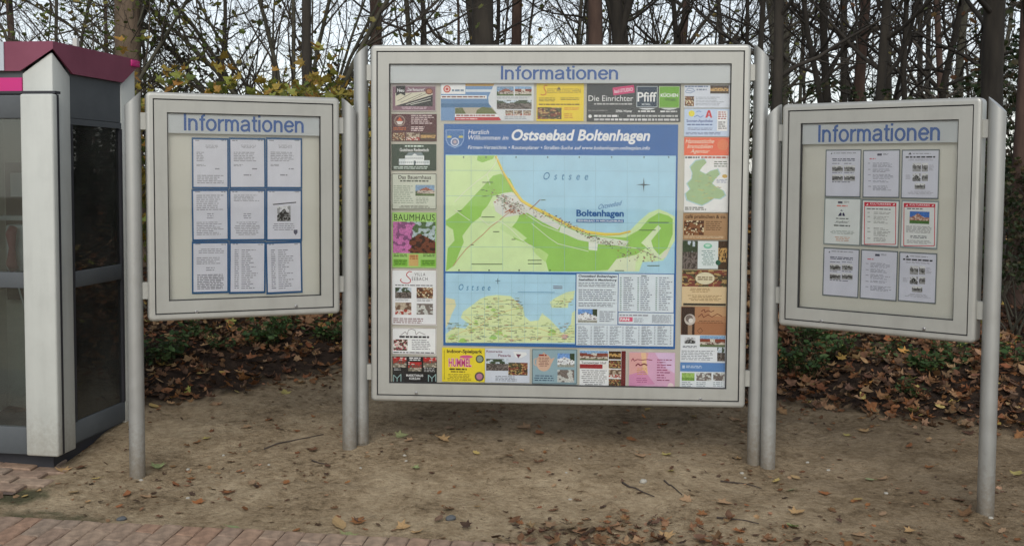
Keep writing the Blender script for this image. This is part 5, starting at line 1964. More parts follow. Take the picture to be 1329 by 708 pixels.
def leaf_litter():
    rng = random.Random(11)
    mb = MB()
    n = 0
    # the bank of fallen leaves behind the showcases, thinning with distance
    for _ in range(24000):
        y = 5.7 + (rng.random() ** 1.35) * 16
        hw = 0.62 * y + 0.9
        x = rng.uniform(-hw, hw)
        d = y - litter_edge(x)
        p = smooth(-0.45, 0.30, d)
        if d < 0.1:
            p *= 0.75
        if rng.random() > p:
            continue
        if -3.3 < x < -2.15 and 5.3 < y < 6.45:
            continue
        if noise.noise(Vector((x * 0.9, y * 0.9, 21))) < -0.18 and x < 0.6 and rng.random() < 0.7:
            continue
        X, Y, Z = basis(rng, 0.42)
        col = vary(rng.choice(BROWNS) if rng.random() > 0.06 else rng.choice(YELLOWS), rng)
        size = rng.uniform(0.03, 0.078) * (1.05 if x > 0.8 else 0.92)
        shp = rng.choice([MAPLE, MAPLE, OAK, OVAL]) if y < 9.5 else LEAF_LITE
        add_leaf(mb, shp, Vector((x, y, gz(x, y) + rng.uniform(0.004, 0.05 if d > 0.2 else 0.012))), size if y < 9.5 else size * 1.4, X, Y, Z, col, rng.uniform(0.15, 1.0), rng)
        n += 1
    # the thick near part of the bank, matted
    for _ in range(15000):
        x = rng.uniform(-3.9, 5.6)
        y = litter_edge(x) - 0.35 + rng.random() ** 1.2 * 3.4
        if -3.3 < x < -2.15 and 5.3 < y < 6.45:
            continue
        d = y - litter_edge(x)
        keep = smooth(-0.40, 0.40, d) * (1.0 if x > 0.8 else 0.55 + 0.45 * smooth(0.5, 1.2, d))
        if rng.random() > keep:
            continue
        X, Y, Z = basis(rng, 0.5)
        col = vary(rng.choice(BROWNS) if rng.random() > 0.04 else rng.choice(YELLOWS), rng, 0.45)
        add_leaf(mb, rng.choice([MAPLE, OAK, OVAL, LEAF_LITE]), Vector((x, y, gz(x, y) + rng.uniform(0.002, 0.035))), rng.uniform(0.025, 0.085), X, Y, Z, col, rng.uniform(0.2, 1.1), rng)
    # small scraps and crumbs strewn over the sand
    for _ in range(4200):
        x = rng.uniform(-3.0, 4.2)
        y = rng.uniform(4.5, 7.3)
        if y < path_edge(x) and rng.random() < 0.9:
            continue
        den = 0.35 + 0.65 * smooth(-0.1, 0.25, noise.noise(Vector((x * 1.6, y * 1.6, 31)))) + 0.5 * smooth(0.3, 1.2, x) * smooth(5.3, 4.7, y)
        if rng.random() > den * 0.7:
            continue
        X, Y, Z = basis(rng, 0.25)
        col = vary(rng.choice(BROWNS), rng, 0.35)
        add_leaf(mb, rng.choice([OVAL, OAK, LEAF_LITE]), Vector((x, y, gz(x, y) + 0.004)), rng.uniform(0.010, 0.042), X, Y, Z, col, rng.uniform(0.1, 0.6), rng)
    # drift of leaves along the pavement edge, bottom right of the middle
    for _ in range(230):
        x = rng.gauss(0.62, 0.42)
        y = rng.gauss(4.60, 0.13)
        X, Y, Z = basis(rng, 0.35)
        col = vary(rng.choice(BROWNS + BROWNS[3:5]), rng, 0.3)
        add_leaf(mb, rng.choice([MAPLE, OAK, OVAL]), Vector((x, y, gz(x, y) + rng.uniform(0.003, 0.02))), rng.uniform(0.02, 0.07), X, Y, Z, col, rng.uniform(0.1, 0.7), rng)
    o = mb.build('leaf_litter', M['leaf_dead'], colours=True)
    tag(o, 'brown fallen leaves covering the bank behind the showcases', 'leaf litter', kind='stuff')


leaf_litter()


def sand_leaves():
    """the single leaves one can pick out on the bare sand"""
    rng = random.Random(23)
    kinds = {
        'tan': ((0.33, 0.215, 0.115), 'tan curled leaf lying on the bare sand', 'tan leaves on the sand'),
        'orange': ((0.29, 0.125, 0.045), 'orange-brown leaf lying on the bare sand', 'orange-brown leaves on the sand'),
        'yellow': ((0.38, 0.30, 0.10), 'yellow leaf lying on the bare sand', 'yellow leaves on the sand'),
        'green': ((0.28, 0.32, 0.14), 'pale yellow-green leaf lying on the bare sand', 'pale green leaves on the sand'),
        'brown': ((0.13, 0.065, 0.033), 'dark brown shrivelled leaf lying on the bare sand', 'dark brown leaves on the sand'),
    }
    meshes = {}
    for k, (c, _, _) in kinds.items():
        meshes[k] = []
        for q in range(4):
            mb = MB()
            add_leaf(mb, [MAPLE, OAK, OVAL, MAPLE][q], Vector((0, -0.45, 0)), 1.0, Vector((1, 0, 0)), Vector((0, 1, 0)), Vector((0, 0, 1)), vary(c, rng, 0.15), rng.uniform(0.15, 0.6), rng)
            mb.tube([Vector((0, -0.45, 0.02)), Vector((0.03, -0.62, 0.05)), Vector((0.0, -0.78, 0.02))], [0.012, 0.01, 0.008], 3, vary(c, rng), False)
            meshes[k].append(mb.mesh('fallen_leaf', M['leaf_dead'], True))
    spots = [(205, 607, 'green', 1), (228, 630, 'orange', 1), (165, 643, 'orange', 1.1), (188, 645, 'tan', 1), (95, 640, 'tan', 1), (125, 622, 'yellow', 0.7), (32, 645, 'yellow', 0.9), (82, 612, 'tan', 1.1), (105, 607, 'brown', 0.8),
             (248, 622, 'orange', 0.7), (258, 652, 'orange', 0.9), (155, 658, 'orange', 0.6), (295, 640, 'brown', 1.1), (327, 628, 'tan', 1), (371, 627, 'orange', 0.9), (350, 659, 'tan', 0.7), (302, 685, 'green', 1.1), (384, 689, 'orange', 0.8),
             (440, 682, 'tan', 1.5), (466, 677, 'orange', 0.9), (452, 695, 'green', 1.1), (523, 685, 'tan', 0.9), (541, 692, 'tan', 0.8), (583, 661, 'brown', 1.2), (575, 571, 'tan', 1.2), (570, 640, 'orange', 0.6), (530, 572, 'tan', 1.0), (521, 566, 'green', 1.0),
             (619, 589, 'yellow', 0.9), (540, 608, 'green', 0.6), (433, 660, 'brown', 0.6), (660, 592, 'brown', 0.8), (680, 555, 'tan', 1.2), (700, 563, 'orange', 1.2), (726, 560, 'tan', 1.0), (583, 556, 'tan', 1.1), (640, 546, 'orange', 0.9),
             (820, 571, 'orange', 1.2), (832, 592, 'tan', 0.9), (866, 591, 'yellow', 0.9), (872, 612, 'yellow', 0.8), (860, 552, 'orange', 1.0), (840, 532, 'yellow', 1.0), (812, 550, 'orange', 0.9), (905, 520, 'orange', 1.0), (900, 541, 'yellow', 0.8),
             (953, 545, 'tan', 1.0), (957, 596, 'tan', 0.8), (1033, 621, 'tan', 1.0), (1026, 637, 'green', 1.1), (1008, 625, 'yellow', 1.0), (1114, 649, 'yellow', 1.0), (1144, 622, 'tan', 0.9), (1145, 668, 'tan', 0.9), (1129, 623, 'green', 0.9), (1115, 695, 'tan', 0.9),
             (1070, 641, 'orange', 0.8), (1028, 684, 'green', 1.2), (1035, 666, 'tan', 1.2), (940, 653, 'tan', 1.0), (911, 668, 'orange', 0.9), (890, 649, 'tan', 0.9), (1245, 650, 'brown', 1.0), (1255, 668, 'brown', 1.0), (1207, 607, 'orange', 0.7),
             (1090, 597, 'orange', 0.9), (1100, 566, 'yellow', 0.8), (1120, 560, 'tan', 0.9), (1205, 573, 'tan', 0.9), (1180, 580, 'orange', 0.9), (1230, 545, 'tan', 1.2), (995, 700, 'tan', 1.1), (960, 690, 'orange', 0.9), (1180, 690, 'tan', 0.7), (1245, 698, 'brown', 0.8),
             (1320, 615, 'yellow', 1.1), (1300, 690, 'tan', 0.8), (1200, 640, 'brown', 0.7), (805, 688, 'tan', 1.2), (830, 640, 'brown', 0.8), (750, 650, 'brown', 0.7), (865, 697, 'tan', 1.0), (780, 705, 'brown', 1.1), (915, 703, 'orange', 1.1), (715, 700, 'brown', 1.0),
             (385, 560, 'orange', 0.8), (405, 584, 'brown', 1.0), (268, 570, 'yellow', 0.8), (255, 575, 'orange', 0.7), (320, 555, 'tan', 0.9), (350, 545, 'orange', 0.8), (425, 605, 'brown', 0.9), (280, 525, 'tan', 1.2), (370, 510, 'yellow', 0.9), (390, 497, 'tan', 0.9), (200, 528, 'yellow', 1.4), (300, 600, 'brown', 0.7)]
    for (u, v, k, sc) in spots:
        p = gnd(u, v)
        o = bpy.data.objects.new('fallen_leaf', rng.choice(meshes[k]))
        COL.objects.link(o)
        s = sc * rng.uniform(0.060, 0.080)
        o.scale = (s, s, s)
        o.location = (p.x, p.y, p.z + 0.006)
        o.rotation_euler = (rng.gauss(0, 0.15), rng.gauss(0, 0.15), rng.uniform(0, 2 * pi))
        where = 'left of the left showcase' if u < 170 else 'below the left showcase' if u < 450 else 'below the left half of the big map case' if u < 720 else 'below the right half of the big map case' if u < 985 else 'below the right showcase'
        tag(o, kinds[k][1].replace(' lying on the bare sand', ' on the sand ' + where), 'leaf', kinds[k][2])


sand_leaves()


def ground_bits():
    rng = random.Random(41)

    def twig(label, pix, r0, kinks=None):
        pts = [gnd(u, v) + Vector((0, 0, r0 * 0.9)) for u, v in pix]
        mb = MB()
        mb.tube(pts, [r0 * (1 - 0.55 * k / (len(pts) - 1)) for k in range(len(pts))], 6)
        c = pts[0].copy()
        mb.v = [(x - c.x, y - c.y, z - c.z) for x, y, z in mb.v]
        o = mb.build('fallen_twig', M['twig'], None, c)
        tag(o, label, 'twig', 'twigs on the sand')
    twig('straight dark twig on the sand below the map case, beside a pale pebble', [(808, 627), (817, 632.5), (824, 633.5), (833, 638.5), (849, 645)], 0.006)
    twig('short kinked twig lying right of the pale pebble', [(862, 624), (868, 629.5), (871, 630), (879, 637), (885, 642)], 0.005)
    twig('long thin curved root on the sand between the left showcase posts', [(343, 583), (360, 576), (380, 572), (400, 568), (420, 564)], 0.005)
    twig('dark twig at the foot of the left showcase right post', [(405, 598), (414, 601), (426, 603)], 0.005)
    twig('long brown twig on the soil right of the post pair', [(935, 625), (955, 627), (972, 629), (988, 634)], 0.005)
    twig('brown twig near the right-hand bottom of the photo', [(930, 672), (950, 674), (968, 676), (985, 680)], 0.005)
    twig('bare forked pale stick in the leaf bank below the right showcase', [(1186, 459), (1192, 448), (1203, 438)], 0.007)

    def stone(label, u, v, s, mat, group):
        p = gnd(u, v)
        bm = bmesh.new()
        bmesh.ops.create_icosphere(bm, subdivisions=2, radius=1.0)
        for q in bm.verts:
            q.co *= 1 + 0.22 * noise.noise(q.co * 1.3 + Vector((u, v, 0)))
        me = bpy.data.meshes.new('stone')
        bm.to_mesh(me)
        bm.free()
        for f in me.polygons:
            f.use_smooth = True
        me.materials.append(M[mat])
        o = bpy.data.objects.new('stone', me)
        COL.objects.link(o)
        o.location = (p.x, p.y, p.z + s * 0.15)
        o.scale = (s, s * 0.8, s * 0.55)
        o.rotation_euler = (0, 0, rng.uniform(0, 3))
        tag(o, label, 'stone', group)
    stone('pale round pebble on the sand beside the dark twigs', 835, 625, 0.024, 'pebble', None)
    stone('blue-grey stone on the sand near the pavement edge', 585, 673, 0.026, 'slate', None)
    stone('dark grey stone at the pavement edge on the left', 158, 674, 0.024, 'slate', None)
    for (u, v) in ((244, 609), (290, 591), (349, 603), (315, 611), (525, 591), (527, 598), (735, 613), (752, 595), (740, 648), (183, 623), (963, 614), (967, 620), (1048, 600), (1075, 610), (1150, 640), (1286, 672), (468, 607), (244, 646)):
        stone('tiny white pebble on the sand', u, v, rng.uniform(0.007, 0.013), 'pebble', 'tiny white pebbles on the sand')


ground_bits()


# ------------------------------------------------------------------ plants in the leaf bank
def weed_mesh(seed, nl, h, spread, cols):
    rng = random.Random(seed)
    mb = MB()
    for k in range(nl):
        az = rng.uniform(0, 2 * pi)
        r = spread * sqrt(rng.random())
        base = Vector((r * cos(az) * 0.5, r * sin(az) * 0.5, 0))
        tip = Vector((r * cos(az), r * sin(az), h * rng.uniform(0.3, 1.0)))
        mb.tube([base, base.lerp(tip, 0.5) + Vector((0, 0, 0.02)), tip], [0.0025, 0.002, 0.0012], 3, (0.06, 0.07, 0.03), False)
        for q in range(4):
            X, Y, Z = basis(rng, 0.55)
            t = 0.45 + 0.55 * q / 3
            add_leaf(mb, OVAL, base.lerp(tip, t), rng.uniform(0.022, 0.050), X, Y, Z, vary(rng.choice(cols), rng, 0.3), rng.uniform(0.1, 0.5), rng)
    return mb.mesh('weed_clump', M['leaf_live'], True)


def weeds():
    rng = random.Random(77)
    G = [(0.050, 0.098, 0.028), (0.065, 0.12, 0.036), (0.036, 0.075, 0.024), (0.085, 0.13, 0.042)]
    ms = [weed_mesh(k, 26, 0.16, 0.16, G) for k in range(5)]
    for (u, v, s, lab, grp) in [(1040, 488, 1.5, 'large bushy green weed just right of the post pair', None), (1024, 468, 1.3, 'green weed close behind the right showcase left post', None), (1182, 512, 0.8, 'low green weed standing alone in the lower leaf bank', None),
                                (1155, 462, 1.1, None, 'r'), (1195, 480, 1.3, None, 'r'), (1240, 478, 1.1, None, 'r'), (1085, 462, 1.2, None, 'r'), (1130, 478, 0.9, None, 'r'), (1315, 470, 1.4, 'green weed at the right edge beyond the last post', None), (1060, 445, 1.5, None, 'r'), (1225, 458, 1.0, None, 'r'),
                                (342, 448, 1.3, 'dark green weed behind the middle of the left showcase foot', None), (356, 440, 1.2, None, 'l'), (205, 470, 1.2, None, 'l'), (222, 462, 1.0, None, 'l'), (285, 452, 0.9, None, 'l'), (425, 440, 1.1, None, 'l'), (372, 425, 1.0, None, 'l'), (250, 440, 1.0, None, 'l')]:
        p = gnd(u, v)
        o = bpy.data.objects.new('weed_clump', rng.choice(ms))
        COL.objects.link(o)
        o.location = (p.x, p.y, p.z - 0.01)
        k = s * rng.uniform(0.85, 1.1)
        o.scale = (k, k, k)
        o.rotation_euler = (0, 0, rng.uniform(0, 6))
        if grp == 'r':
            tag(o, 'green weed among brown leaves below the right showcase', 'weed', 'weeds below the right showcase')
        elif grp == 'l':
            tag(o, 'green weed among brown leaves below the left showcase', 'weed', 'weeds below the left showcase')
        else:
            tag(o, lab, 'weed')


weeds()


# ------------------------------------------------------------------ trees
def grow(mb, p, d, length, r, level, rng, leafmb=None, leaf=None, droop=0.0, up=0.12, kids=(6, 5), segs=(6, 4, 3), wob=0.22, sides=(6, 4, 3)):
    n = segs[min(level, len(segs) - 1)]
    pts, rad = [p.copy()], [r]
    q = p.copy()
    dd = d.normalized()
    for k in range(n):
        dd = (dd + Vector((rng.gauss(0, wob), rng.gauss(0, wob), rng.gauss(0, wob * 0.6) + up - droop))).normalized()
        q = q + dd * (length / n)
        pts.append(q.copy())
        rad.append(r * (1 - 0.82 * (k + 1) / n))
    mb.tube(pts, rad, sides[min(level, len(sides) - 1)], caps=False)
    if level < len(kids):
        m = kids[level]
        for i in range(m):
            t = 0.18 + 0.80 * (i + rng.random()) / m
            f = t * n
            k = min(n - 1, int(f))
            pos = pts[k].lerp(pts[k + 1], f - k)
            ax = (pts[k + 1] - pts[k]).normalized()
            side = ax.orthogonal().normalized()
            side = Matrix.Rotation(rng.uniform(0, 2 * pi), 3, ax) @ side
            ang = rng.uniform(0.5, 1.0)
            nd = ax * cos(ang) + side * sin(ang)
            rr = (rad[k] + (rad[k + 1] - rad[k]) * (f - k)) * 0.6
            grow(mb, pos, nd, length * rng.uniform(0.35, 0.6) * (1.1 - 0.5 * t), max(0.0022, rr), level + 1, rng, leafmb, leaf, droop, up, kids, segs, wob, sides)
    if leafmb is not None and leaf and level >= len(kids) - (1 if leaf.get('inner') else 0):
        for k in range(1, n + 1):
            if rng.random() < leaf['p']:
                X, Y, Z = basis(rng, 0.9)
                add_leaf(leafmb, leaf.get('shape', LEAF_LITE), pts[k], rng.uniform(*leaf['size']), X, Y, Z, vary(rng.choice(leaf['cols']), rng, 0.3), rng.uniform(0.1, 0.5), rng)


def make_tree(name, seed, H, r0, bark, lean=(0, 0), limb0=2.0, nlimb=14, llen=2.2, kids=(6, 5), up=0.10, bias=1.5, leaf=None, bend=0.15, fork=None, pitch=(0.15, 0.9), top=0.3):
    rng = random.Random(seed)
    root = empty(name, (0, 0, 0))
    tm, cm, lm = MB(), MB(), MB()
    n = 12
    pts, rad = [], []
    off = Vector((0, 0, 0))
    a1, a2 = rng.uniform(0, 6), rng.uniform(0, 6)
    for k in range(n + 1):
        t = k / n
        z = -0.25 + (H + 0.25) * t
        x = lean[0] * z + bend * (sin(a1 + t * 5) - sin(a1)) + 0.4 * bend * sin(a2 + t * 13)
        y = lean[1] * z + bend * (sin(a2 + t * 4) - sin(a2))
        pts.append(Vector((x, y, z)))
        fl = 1 + 0.55 * math.exp(-max(0, z + 0.1) * 4)
        rad.append(r0 * (1 - (1 - top) * t) * fl)
    tm.tube(pts, rad, 12, caps=False)

    def at(z):
        t = max(0, min(0.999, (z + 0.25) / (H + 0.25))) * n
        k = int(t)
        return pts[k].lerp(pts[k + 1], t - k), rad[k] + (rad[k + 1] - rad[k]) * (t - k), (pts[k + 1] - pts[k]).normalized()
    if fork:
        for (z, dx, dy, L, rk) in fork:
            p, r, ax = at(z)
            grow(cm, p, Vector((dx, dy, 1)), L, r * rk, 0, rng, lm, leaf, 0, 0.10, kids, wob=0.10, sides=(8, 5, 3))
    az = rng.uniform(0, 6)
    for i in range(nlimb):
        z = limb0 + (H * 0.96 - limb0) * (((i + rng.random()) / nlimb) ** bias)
        p, r, ax = at(z)
        az += 2.4 + rng.gauss(0, 0.4)
        el = rng.uniform(*pitch)
        d = Vector((cos(az) * cos(el), sin(az) * cos(el), sin(el)))
        L = llen * rng.uniform(0.6, 1.2) * (1 - 0.45 * (z - limb0) / (H - limb0 + 0.1))
        grow(cm, p, d, L, min(r * 0.55, 0.012 + L * 0.010), 0, rng, lm, leaf, 0, up, kids)
    tm.build('trunk', M[bark], root)
    cr = cm.build('crown', M['branch'] if bark != 'bark_dark' else M['bark_dark'], root)
    if lm.v:
        lm.build('foliage', M['leaf_live'], cr, colours=True)
    return root


def make_multistem(name, seed, nstem, L, r0, bark, fan, kids=(8, 6), leaf=None, up=0.05, arch=0.0):
    """many stems rising from one stool; fan = list of (dx, dy) leanings"""
    rng = random.Random(seed)
    root = empty(name, (0, 0, 0))
    cm, lm = MB(), MB()
    stems = []
    for i in range(nstem):
        sm_ = MB()
        fx, fy = fan[i % len(fan)]
        d = Vector((fx * (1 - arch) + rng.gauss(0, 0.10), fy + rng.gauss(0, 0.10), 1))
        p = Vector((rng.gauss(0, 0.10), rng.gauss(0, 0.10), -0.1))
        n = 9
        pts, rad = [p], [r0]
        dd = d.normalized()
        ll = L * rng.uniform(0.75, 1.15)
        rr = r0 * rng.uniform(0.6, 1.2)
        for k in range(n):
            dd = (dd + Vector((rng.gauss(0, 0.06) + fx * (0.03 + 0.16 * arch), rng.gauss(0, 0.06), up))).normalized()
            pts.append(pts[-1] + dd * ll / n)
            rad.append(rr * (1 - 0.75 * (k + 1) / n))
        rad[0] = rr
        sm_.tube(pts, rad, 8, caps=False)
        sm_.build('stem', M[bark], root)
        for i2 in range(kids[0] + 4):
            t = (0.22 + 0.76 * (i2 + rng.random()) / (kids[0] + 4)) * n
            k = min(n - 1, int(t))
            pos = pts[k].lerp(pts[k + 1], t - k)
            ax = (pts[k + 1] - pts[k]).normalized()
            side = Matrix.Rotation(rng.uniform(0, 2 * pi), 3, ax) @ ax.orthogonal().normalized()
            ang = rng.uniform(0.4, 0.9)
            grow(cm, pos, ax * cos(ang) + side * sin(ang), ll * rng.uniform(0.22, 0.42), rad[k] * 0.5, 0, rng, lm, leaf, 0, 0.05, (kids[0] - 2, kids[1] - 1), wob=0.14)
    cr = cm.build('crown', M['branch'], root)
    if lm.v:
        lm.build('foliage', M['leaf_live'], cr, colours=True)
    return root


def place(root, u, dist, rz=0.0, s=1.0, sink=0.0):
    p = at_dist(u, dist)
    p.z = gz(p.x, p.y) - sink
    root.location = p
    root.rotation_euler = (0, 0, rz)
    root.scale = (s, s, s)
    return root


def copy_tree(root):
    c = root.copy()
    COL.objects.link(c)
    for k in ('label', 'group', 'category'):
        if k in c:
            del c[k]
    for ch in root.children:
        d = ch.copy()
        COL.objects.link(d)
        d.parent = c
        for g in ch.children:
            e = g.copy()
            COL.objects.link(e)
            e.parent = d
    return c


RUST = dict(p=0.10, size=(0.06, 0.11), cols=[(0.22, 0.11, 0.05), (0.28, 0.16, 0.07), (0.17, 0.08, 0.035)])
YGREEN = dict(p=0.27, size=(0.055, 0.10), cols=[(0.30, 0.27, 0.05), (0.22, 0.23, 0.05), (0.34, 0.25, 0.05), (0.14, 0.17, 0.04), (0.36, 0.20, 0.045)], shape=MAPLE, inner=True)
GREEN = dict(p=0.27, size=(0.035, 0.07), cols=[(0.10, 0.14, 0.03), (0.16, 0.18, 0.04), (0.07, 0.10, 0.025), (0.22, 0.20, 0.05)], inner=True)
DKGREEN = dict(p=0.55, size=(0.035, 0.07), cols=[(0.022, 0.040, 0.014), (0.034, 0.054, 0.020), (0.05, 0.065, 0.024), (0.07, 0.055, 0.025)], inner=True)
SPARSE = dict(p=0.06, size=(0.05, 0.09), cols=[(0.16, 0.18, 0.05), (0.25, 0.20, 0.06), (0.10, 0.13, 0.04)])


def build_trees():
    NG = 'trunks standing behind the showcases'
    near = [  # u, distance, width in px, bark, options, label
        (171, 11.0, 36, 'bark_brown', dict(limb0=4.2, nlimb=10, bend=0.05, top=0.6), 'thick smooth brown trunk rising behind the phone booth roof'),
        (404, 10.0, 13, 'bark_dark', dict(limb0=3.4, nlimb=9, bend=0.04, top=0.7), 'thin straight dark trunk behind the left showcase top'),
        (487, 13.0, 17, 'bark_red', dict(limb0=3.4, nlimb=10, bend=0.06, top=0.6), 'reddish trunk just above the big showcase left corner'),
        (512, 15.0, 9, 'bark_green', dict(limb0=2.6, nlimb=14, bend=0.12), 'slim grey-green trunk beside the reddish one at the left corner'),
        (617, 12.0, 30, 'bark_dark', dict(limb0=3.2, nlimb=10, bend=0.05, top=0.7, fork=[(3.0, 0.35, 0.1, 4.0, 0.6)]), 'thick dark trunk above the start of the big header word'),
        (635, 14.0, 7, 'bark_dark', dict(limb0=2.6, nlimb=12, bend=0.05), 'very thin dark trunk right beside the thick dark one'),
        (666, 15.0, 15, 'bark_red', dict(limb0=3.2, nlimb=12, bend=0.07, top=0.6), 'reddish trunk above the middle of the big header word'),
        (773, 13.0, 21, 'bark_red', dict(limb0=3.4, nlimb=10, bend=0.05, top=0.6), 'red-brown trunk of the pair above the end of the header word'),
        (799, 14.0, 18, 'bark_dark', dict(limb0=2.8, nlimb=12, bend=0.08, top=0.6, fork=[(2.6, 0.22, 0.0, 4.5, 0.7), (2.6, -0.30, 0.1, 4.0, 0.5)]), 'dark forked trunk of the pair above the end of the header word'),
        (886, 15.0, 9, 'bark_dark', dict(limb0=2.4, nlimb=16, bend=0.12), 'slim dark trunk above the right part of the big showcase'),
        (952, 14.0, 7, 'bark_dark', dict(limb0=2.4, nlimb=14, bend=0.06), 'thin dark trunk left of the big showcase right corner'),
        (978, 12.0, 8, 'bark_dark', dict(limb0=2.6, nlimb=12, bend=0.03, top=0.7), 'thin dark trunk right at the big showcase right corner'),
        (1008, 11.0, 14, 'bark_dark', dict(limb0=2.0, nlimb=12, bend=0.05, top=0.65, lean=(0.01, 0)), 'dark trunk in the gap between big and right showcase'),
        (1046, 13.0, 10, 'bark_dark', dict(limb0=2.0, nlimb=14, bend=0.22), 'curved dark trunk above the right showcase left corner'),
        (1078, 14.0, 13, 'bark_dark', dict(limb0=2.2, nlimb=14, bend=0.10), 'dark trunk, second above the right showcase'),
        (1106, 15.0, 17, 'bark_red', dict(limb0=2.6, nlimb=12, bend=0.07, leaf=RUST), 'rust-leaved reddish trunk above the right showcase word'),
        (1131, 12.0, 13, 'bark_dark', dict(limb0=2.0, nlimb=13, bend=0.06, top=0.6, leaf=RUST), 'dark rust-leaved trunk above the middle of the right showcase'),
        (1188, 13.0, 9, 'bark_dark', dict(limb0=1.8, nlimb=15, bend=0.15, leaf=RUST), 'slim rust-leaved trunk above the right showcase, right of the middle'),
        (1222, 14.0, 11, 'bark_dark', dict(limb0=2.0, nlimb=14, bend=0.15, lean=(-0.03, 0)), 'leaning dark trunk above the right showcase word end'),
        (1262, 13.0, 12, 'bark_dark', dict(limb0=2.0, nlimb=14, bend=0.08), 'dark trunk above the right showcase right corner'),
        (1291, 10.5, 28, 'bark_dark', dict(limb0=2.4, nlimb=14, bend=0.05, top=0.7, leaf=dict(DKGREEN, p=0.4)), 'thick dark trunk directly behind the last post'),
        (1322, 9.6, 26, 'bark_red', dict(limb0=2.2, nlimb=12, bend=0.05, top=0.7, leaf=dict(DKGREEN, p=0.4)), 'thick brown trunk at the right edge of the photo'),
    ]
    for i, (u, dist, w, bark, opt, lab) in enumerate(near):
        r0 = w / FOC * dist / 2
        H = 9.0 if w > 11 else 7.0
        o = dict(llen=2.0, kids=(6, 5), bias=1.6)
        o.update(opt)
        t = make_tree('woodland_tree', 100 + i, H, r0 * 1.02, bark, **o)
        place(t, u, dist, 0.0)
        tag(t, lab, 'tree', NG)

    # bushy many-stemmed trees
    t = make_multistem('hazel_tree', 301, 14, 5.6, 0.036, 'bark_green', [(-1.0, 0.1), (-0.7, 0.0), (-0.45, 0.1), (-0.2, 0), (0.2, 0.1), (0.5, 0.0), (-1.3, 0.2)], leaf=SPARSE, up=0.0, arch=0.8)
    place(t, 385, 11.5)
    tag(t, 'many-stemmed bare hazel fanning out above the left showcase', 'tree', 'many-stemmed trees')
    t = make_multistem('hazel_tree', 302, 8, 5.0, 0.032, 'bark_green', [(0.35, 0), (0.1, 0.1), (-0.3, 0), (-0.6, 0.1), (0.6, 0.1)], leaf=GREEN)
    place(t, 70, 11.0)
    tag(t, 'green-leaved many-stemmed tree above the phone booth roof', 'tree', 'many-stemmed trees')
    t = make_multistem('hazel_tree', 303, 8, 5.0, 0.030, 'bark_green', [(0.5, 0), (0.15, 0.1), (-0.3, 0), (-0.65, 0.1), (0.8, 0.1)], leaf=SPARSE)
    place(t, 735, 15.5)
    tag(t, 'many-stemmed bare tree behind the end of the big header word', 'tree', 'many-stemmed trees')
    t = make_multistem('hazel_tree', 304, 8, 5.0, 0.030, 'bark_green', [(0.45, 0), (0.1, 0.1), (-0.35, 0), (-0.7, 0.1), (0.75, 0.1)], leaf=SPARSE)
    place(t, 900, 16.0)
    tag(t, 'many-stemmed bare tree behind the right half of the big showcase', 'tree', 'many-stemmed trees')

    # leafy shrubs just above and beside the left showcase and in the undergrowth
    proto = make_multistem('leafy_shrub', 310, 7, 1.75, 0.014, 'bark_green', [(-0.5, 0), (0.5, 0), (0, 0.3), (-0.9, 0), (0.9, 0), (0.2, -0.3)], kids=(6, 4), leaf=YGREEN)
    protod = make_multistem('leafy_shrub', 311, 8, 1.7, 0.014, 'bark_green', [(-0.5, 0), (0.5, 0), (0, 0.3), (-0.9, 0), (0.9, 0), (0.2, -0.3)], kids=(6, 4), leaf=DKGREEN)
    first = {0: True, 1: True}
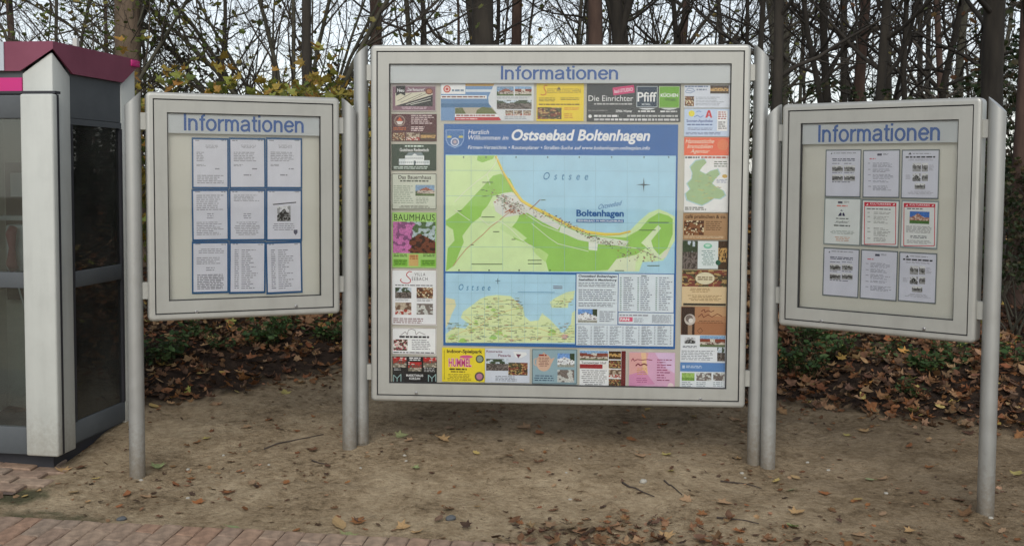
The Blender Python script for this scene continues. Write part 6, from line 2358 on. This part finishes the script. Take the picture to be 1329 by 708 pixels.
    shr = [(212, 8.6, 0.95, 0, 'yellow-green leafy shrub at the left corner of the left showcase'), (270, 9.6, 1.0, 0, 'yellow-green shrub above the word on the left showcase'), (335, 9.2, 0.98, 0, 'yellow-green shrub above the left showcase, right of its middle'), (385, 9.0, 1.0, 0, 'yellow-green shrub beside the thin straight dark trunk'), (440, 9.4, 1.02, 0, 'yellow-green shrub in the gap between left and big showcase'),
           
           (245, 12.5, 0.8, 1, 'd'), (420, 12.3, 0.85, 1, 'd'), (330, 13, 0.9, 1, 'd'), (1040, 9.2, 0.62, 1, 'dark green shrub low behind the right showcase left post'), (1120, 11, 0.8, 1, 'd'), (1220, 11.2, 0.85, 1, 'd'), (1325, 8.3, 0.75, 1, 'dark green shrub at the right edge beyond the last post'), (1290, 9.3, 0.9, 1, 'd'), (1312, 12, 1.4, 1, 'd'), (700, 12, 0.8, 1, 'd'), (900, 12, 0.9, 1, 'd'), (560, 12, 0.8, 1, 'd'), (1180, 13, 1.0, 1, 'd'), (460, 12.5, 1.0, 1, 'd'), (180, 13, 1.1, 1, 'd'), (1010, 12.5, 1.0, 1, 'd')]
    for k, (u, dist, s, kind, lab) in enumerate(shr):
        s = s * 1.08 if kind == 0 else s
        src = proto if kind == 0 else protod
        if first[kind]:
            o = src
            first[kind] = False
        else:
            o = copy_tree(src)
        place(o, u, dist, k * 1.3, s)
        if lab == 'd':
            tag(o, 'dark green shrub deep in the undergrowth behind the showcases', 'shrub', 'dark shrubs in the undergrowth')
        else:
            tag(o, lab, 'shrub', 'leafy shrubs behind the showcases')

    # the wood beyond: slender bare trees, copied from a handful
    kinds = []
    for k in range(7):
        kinds.append(make_tree('slender_tree', 500 + k, 10.5 + k * 0.5, 0.045 + 0.009 * k, ['bark_dark', 'bark_green', 'bark_dark', 'bark_red'][k % 4], limb0=1.4, nlimb=20, llen=2.9, kids=(7, 5), bias=1.15, bend=0.22, leaf=SPARSE if k % 2 else None))
    rng = random.Random(901)
    used = [False] * 7
    for i in range(57):
        dist = 18 + 30 * ((i % 46) / 46.0) ** 1.1
        u = (i * 0.6180339 % 1.0) * 1560 - 110 + rng.uniform(-14, 14)
        if i >= 46:
            u = 985 + (i * 0.6180339 % 1.0) * 400
            dist = 19 + (i - 46) * 2.2
        if 185 < u < 480 and dist < 36 and rng.random() < 0.85:
            continue
        k = rng.randrange(7)
        if not used[k]:
            o = kinds[k]
            used[k] = True
        else:
            o = copy_tree(kinds[k])
        place(o, u, dist, rng.uniform(0, 6), rng.uniform(0.85, 1.2))
        where = 'above the phone booth' if u < 185 else 'above the left showcase' if u < 480 else 'above the map case left half' if u < 730 else 'above the map case right half' if u < 990 else 'above the right showcase'
        depth = 'nearer ' if dist < 27 else 'distant '
        tag(o, depth + 'slender bare tree in the far wood ' + where, 'tree', 'slender trees in the far wood')
    for k in range(7):
        if not used[k]:
            place(kinds[k], 100 + 170 * k, 30, 0.4 * k)
            tag(kinds[k], 'slender bare tree in the far part of the wood', 'tree', 'slender trees in the far wood')


build_trees()
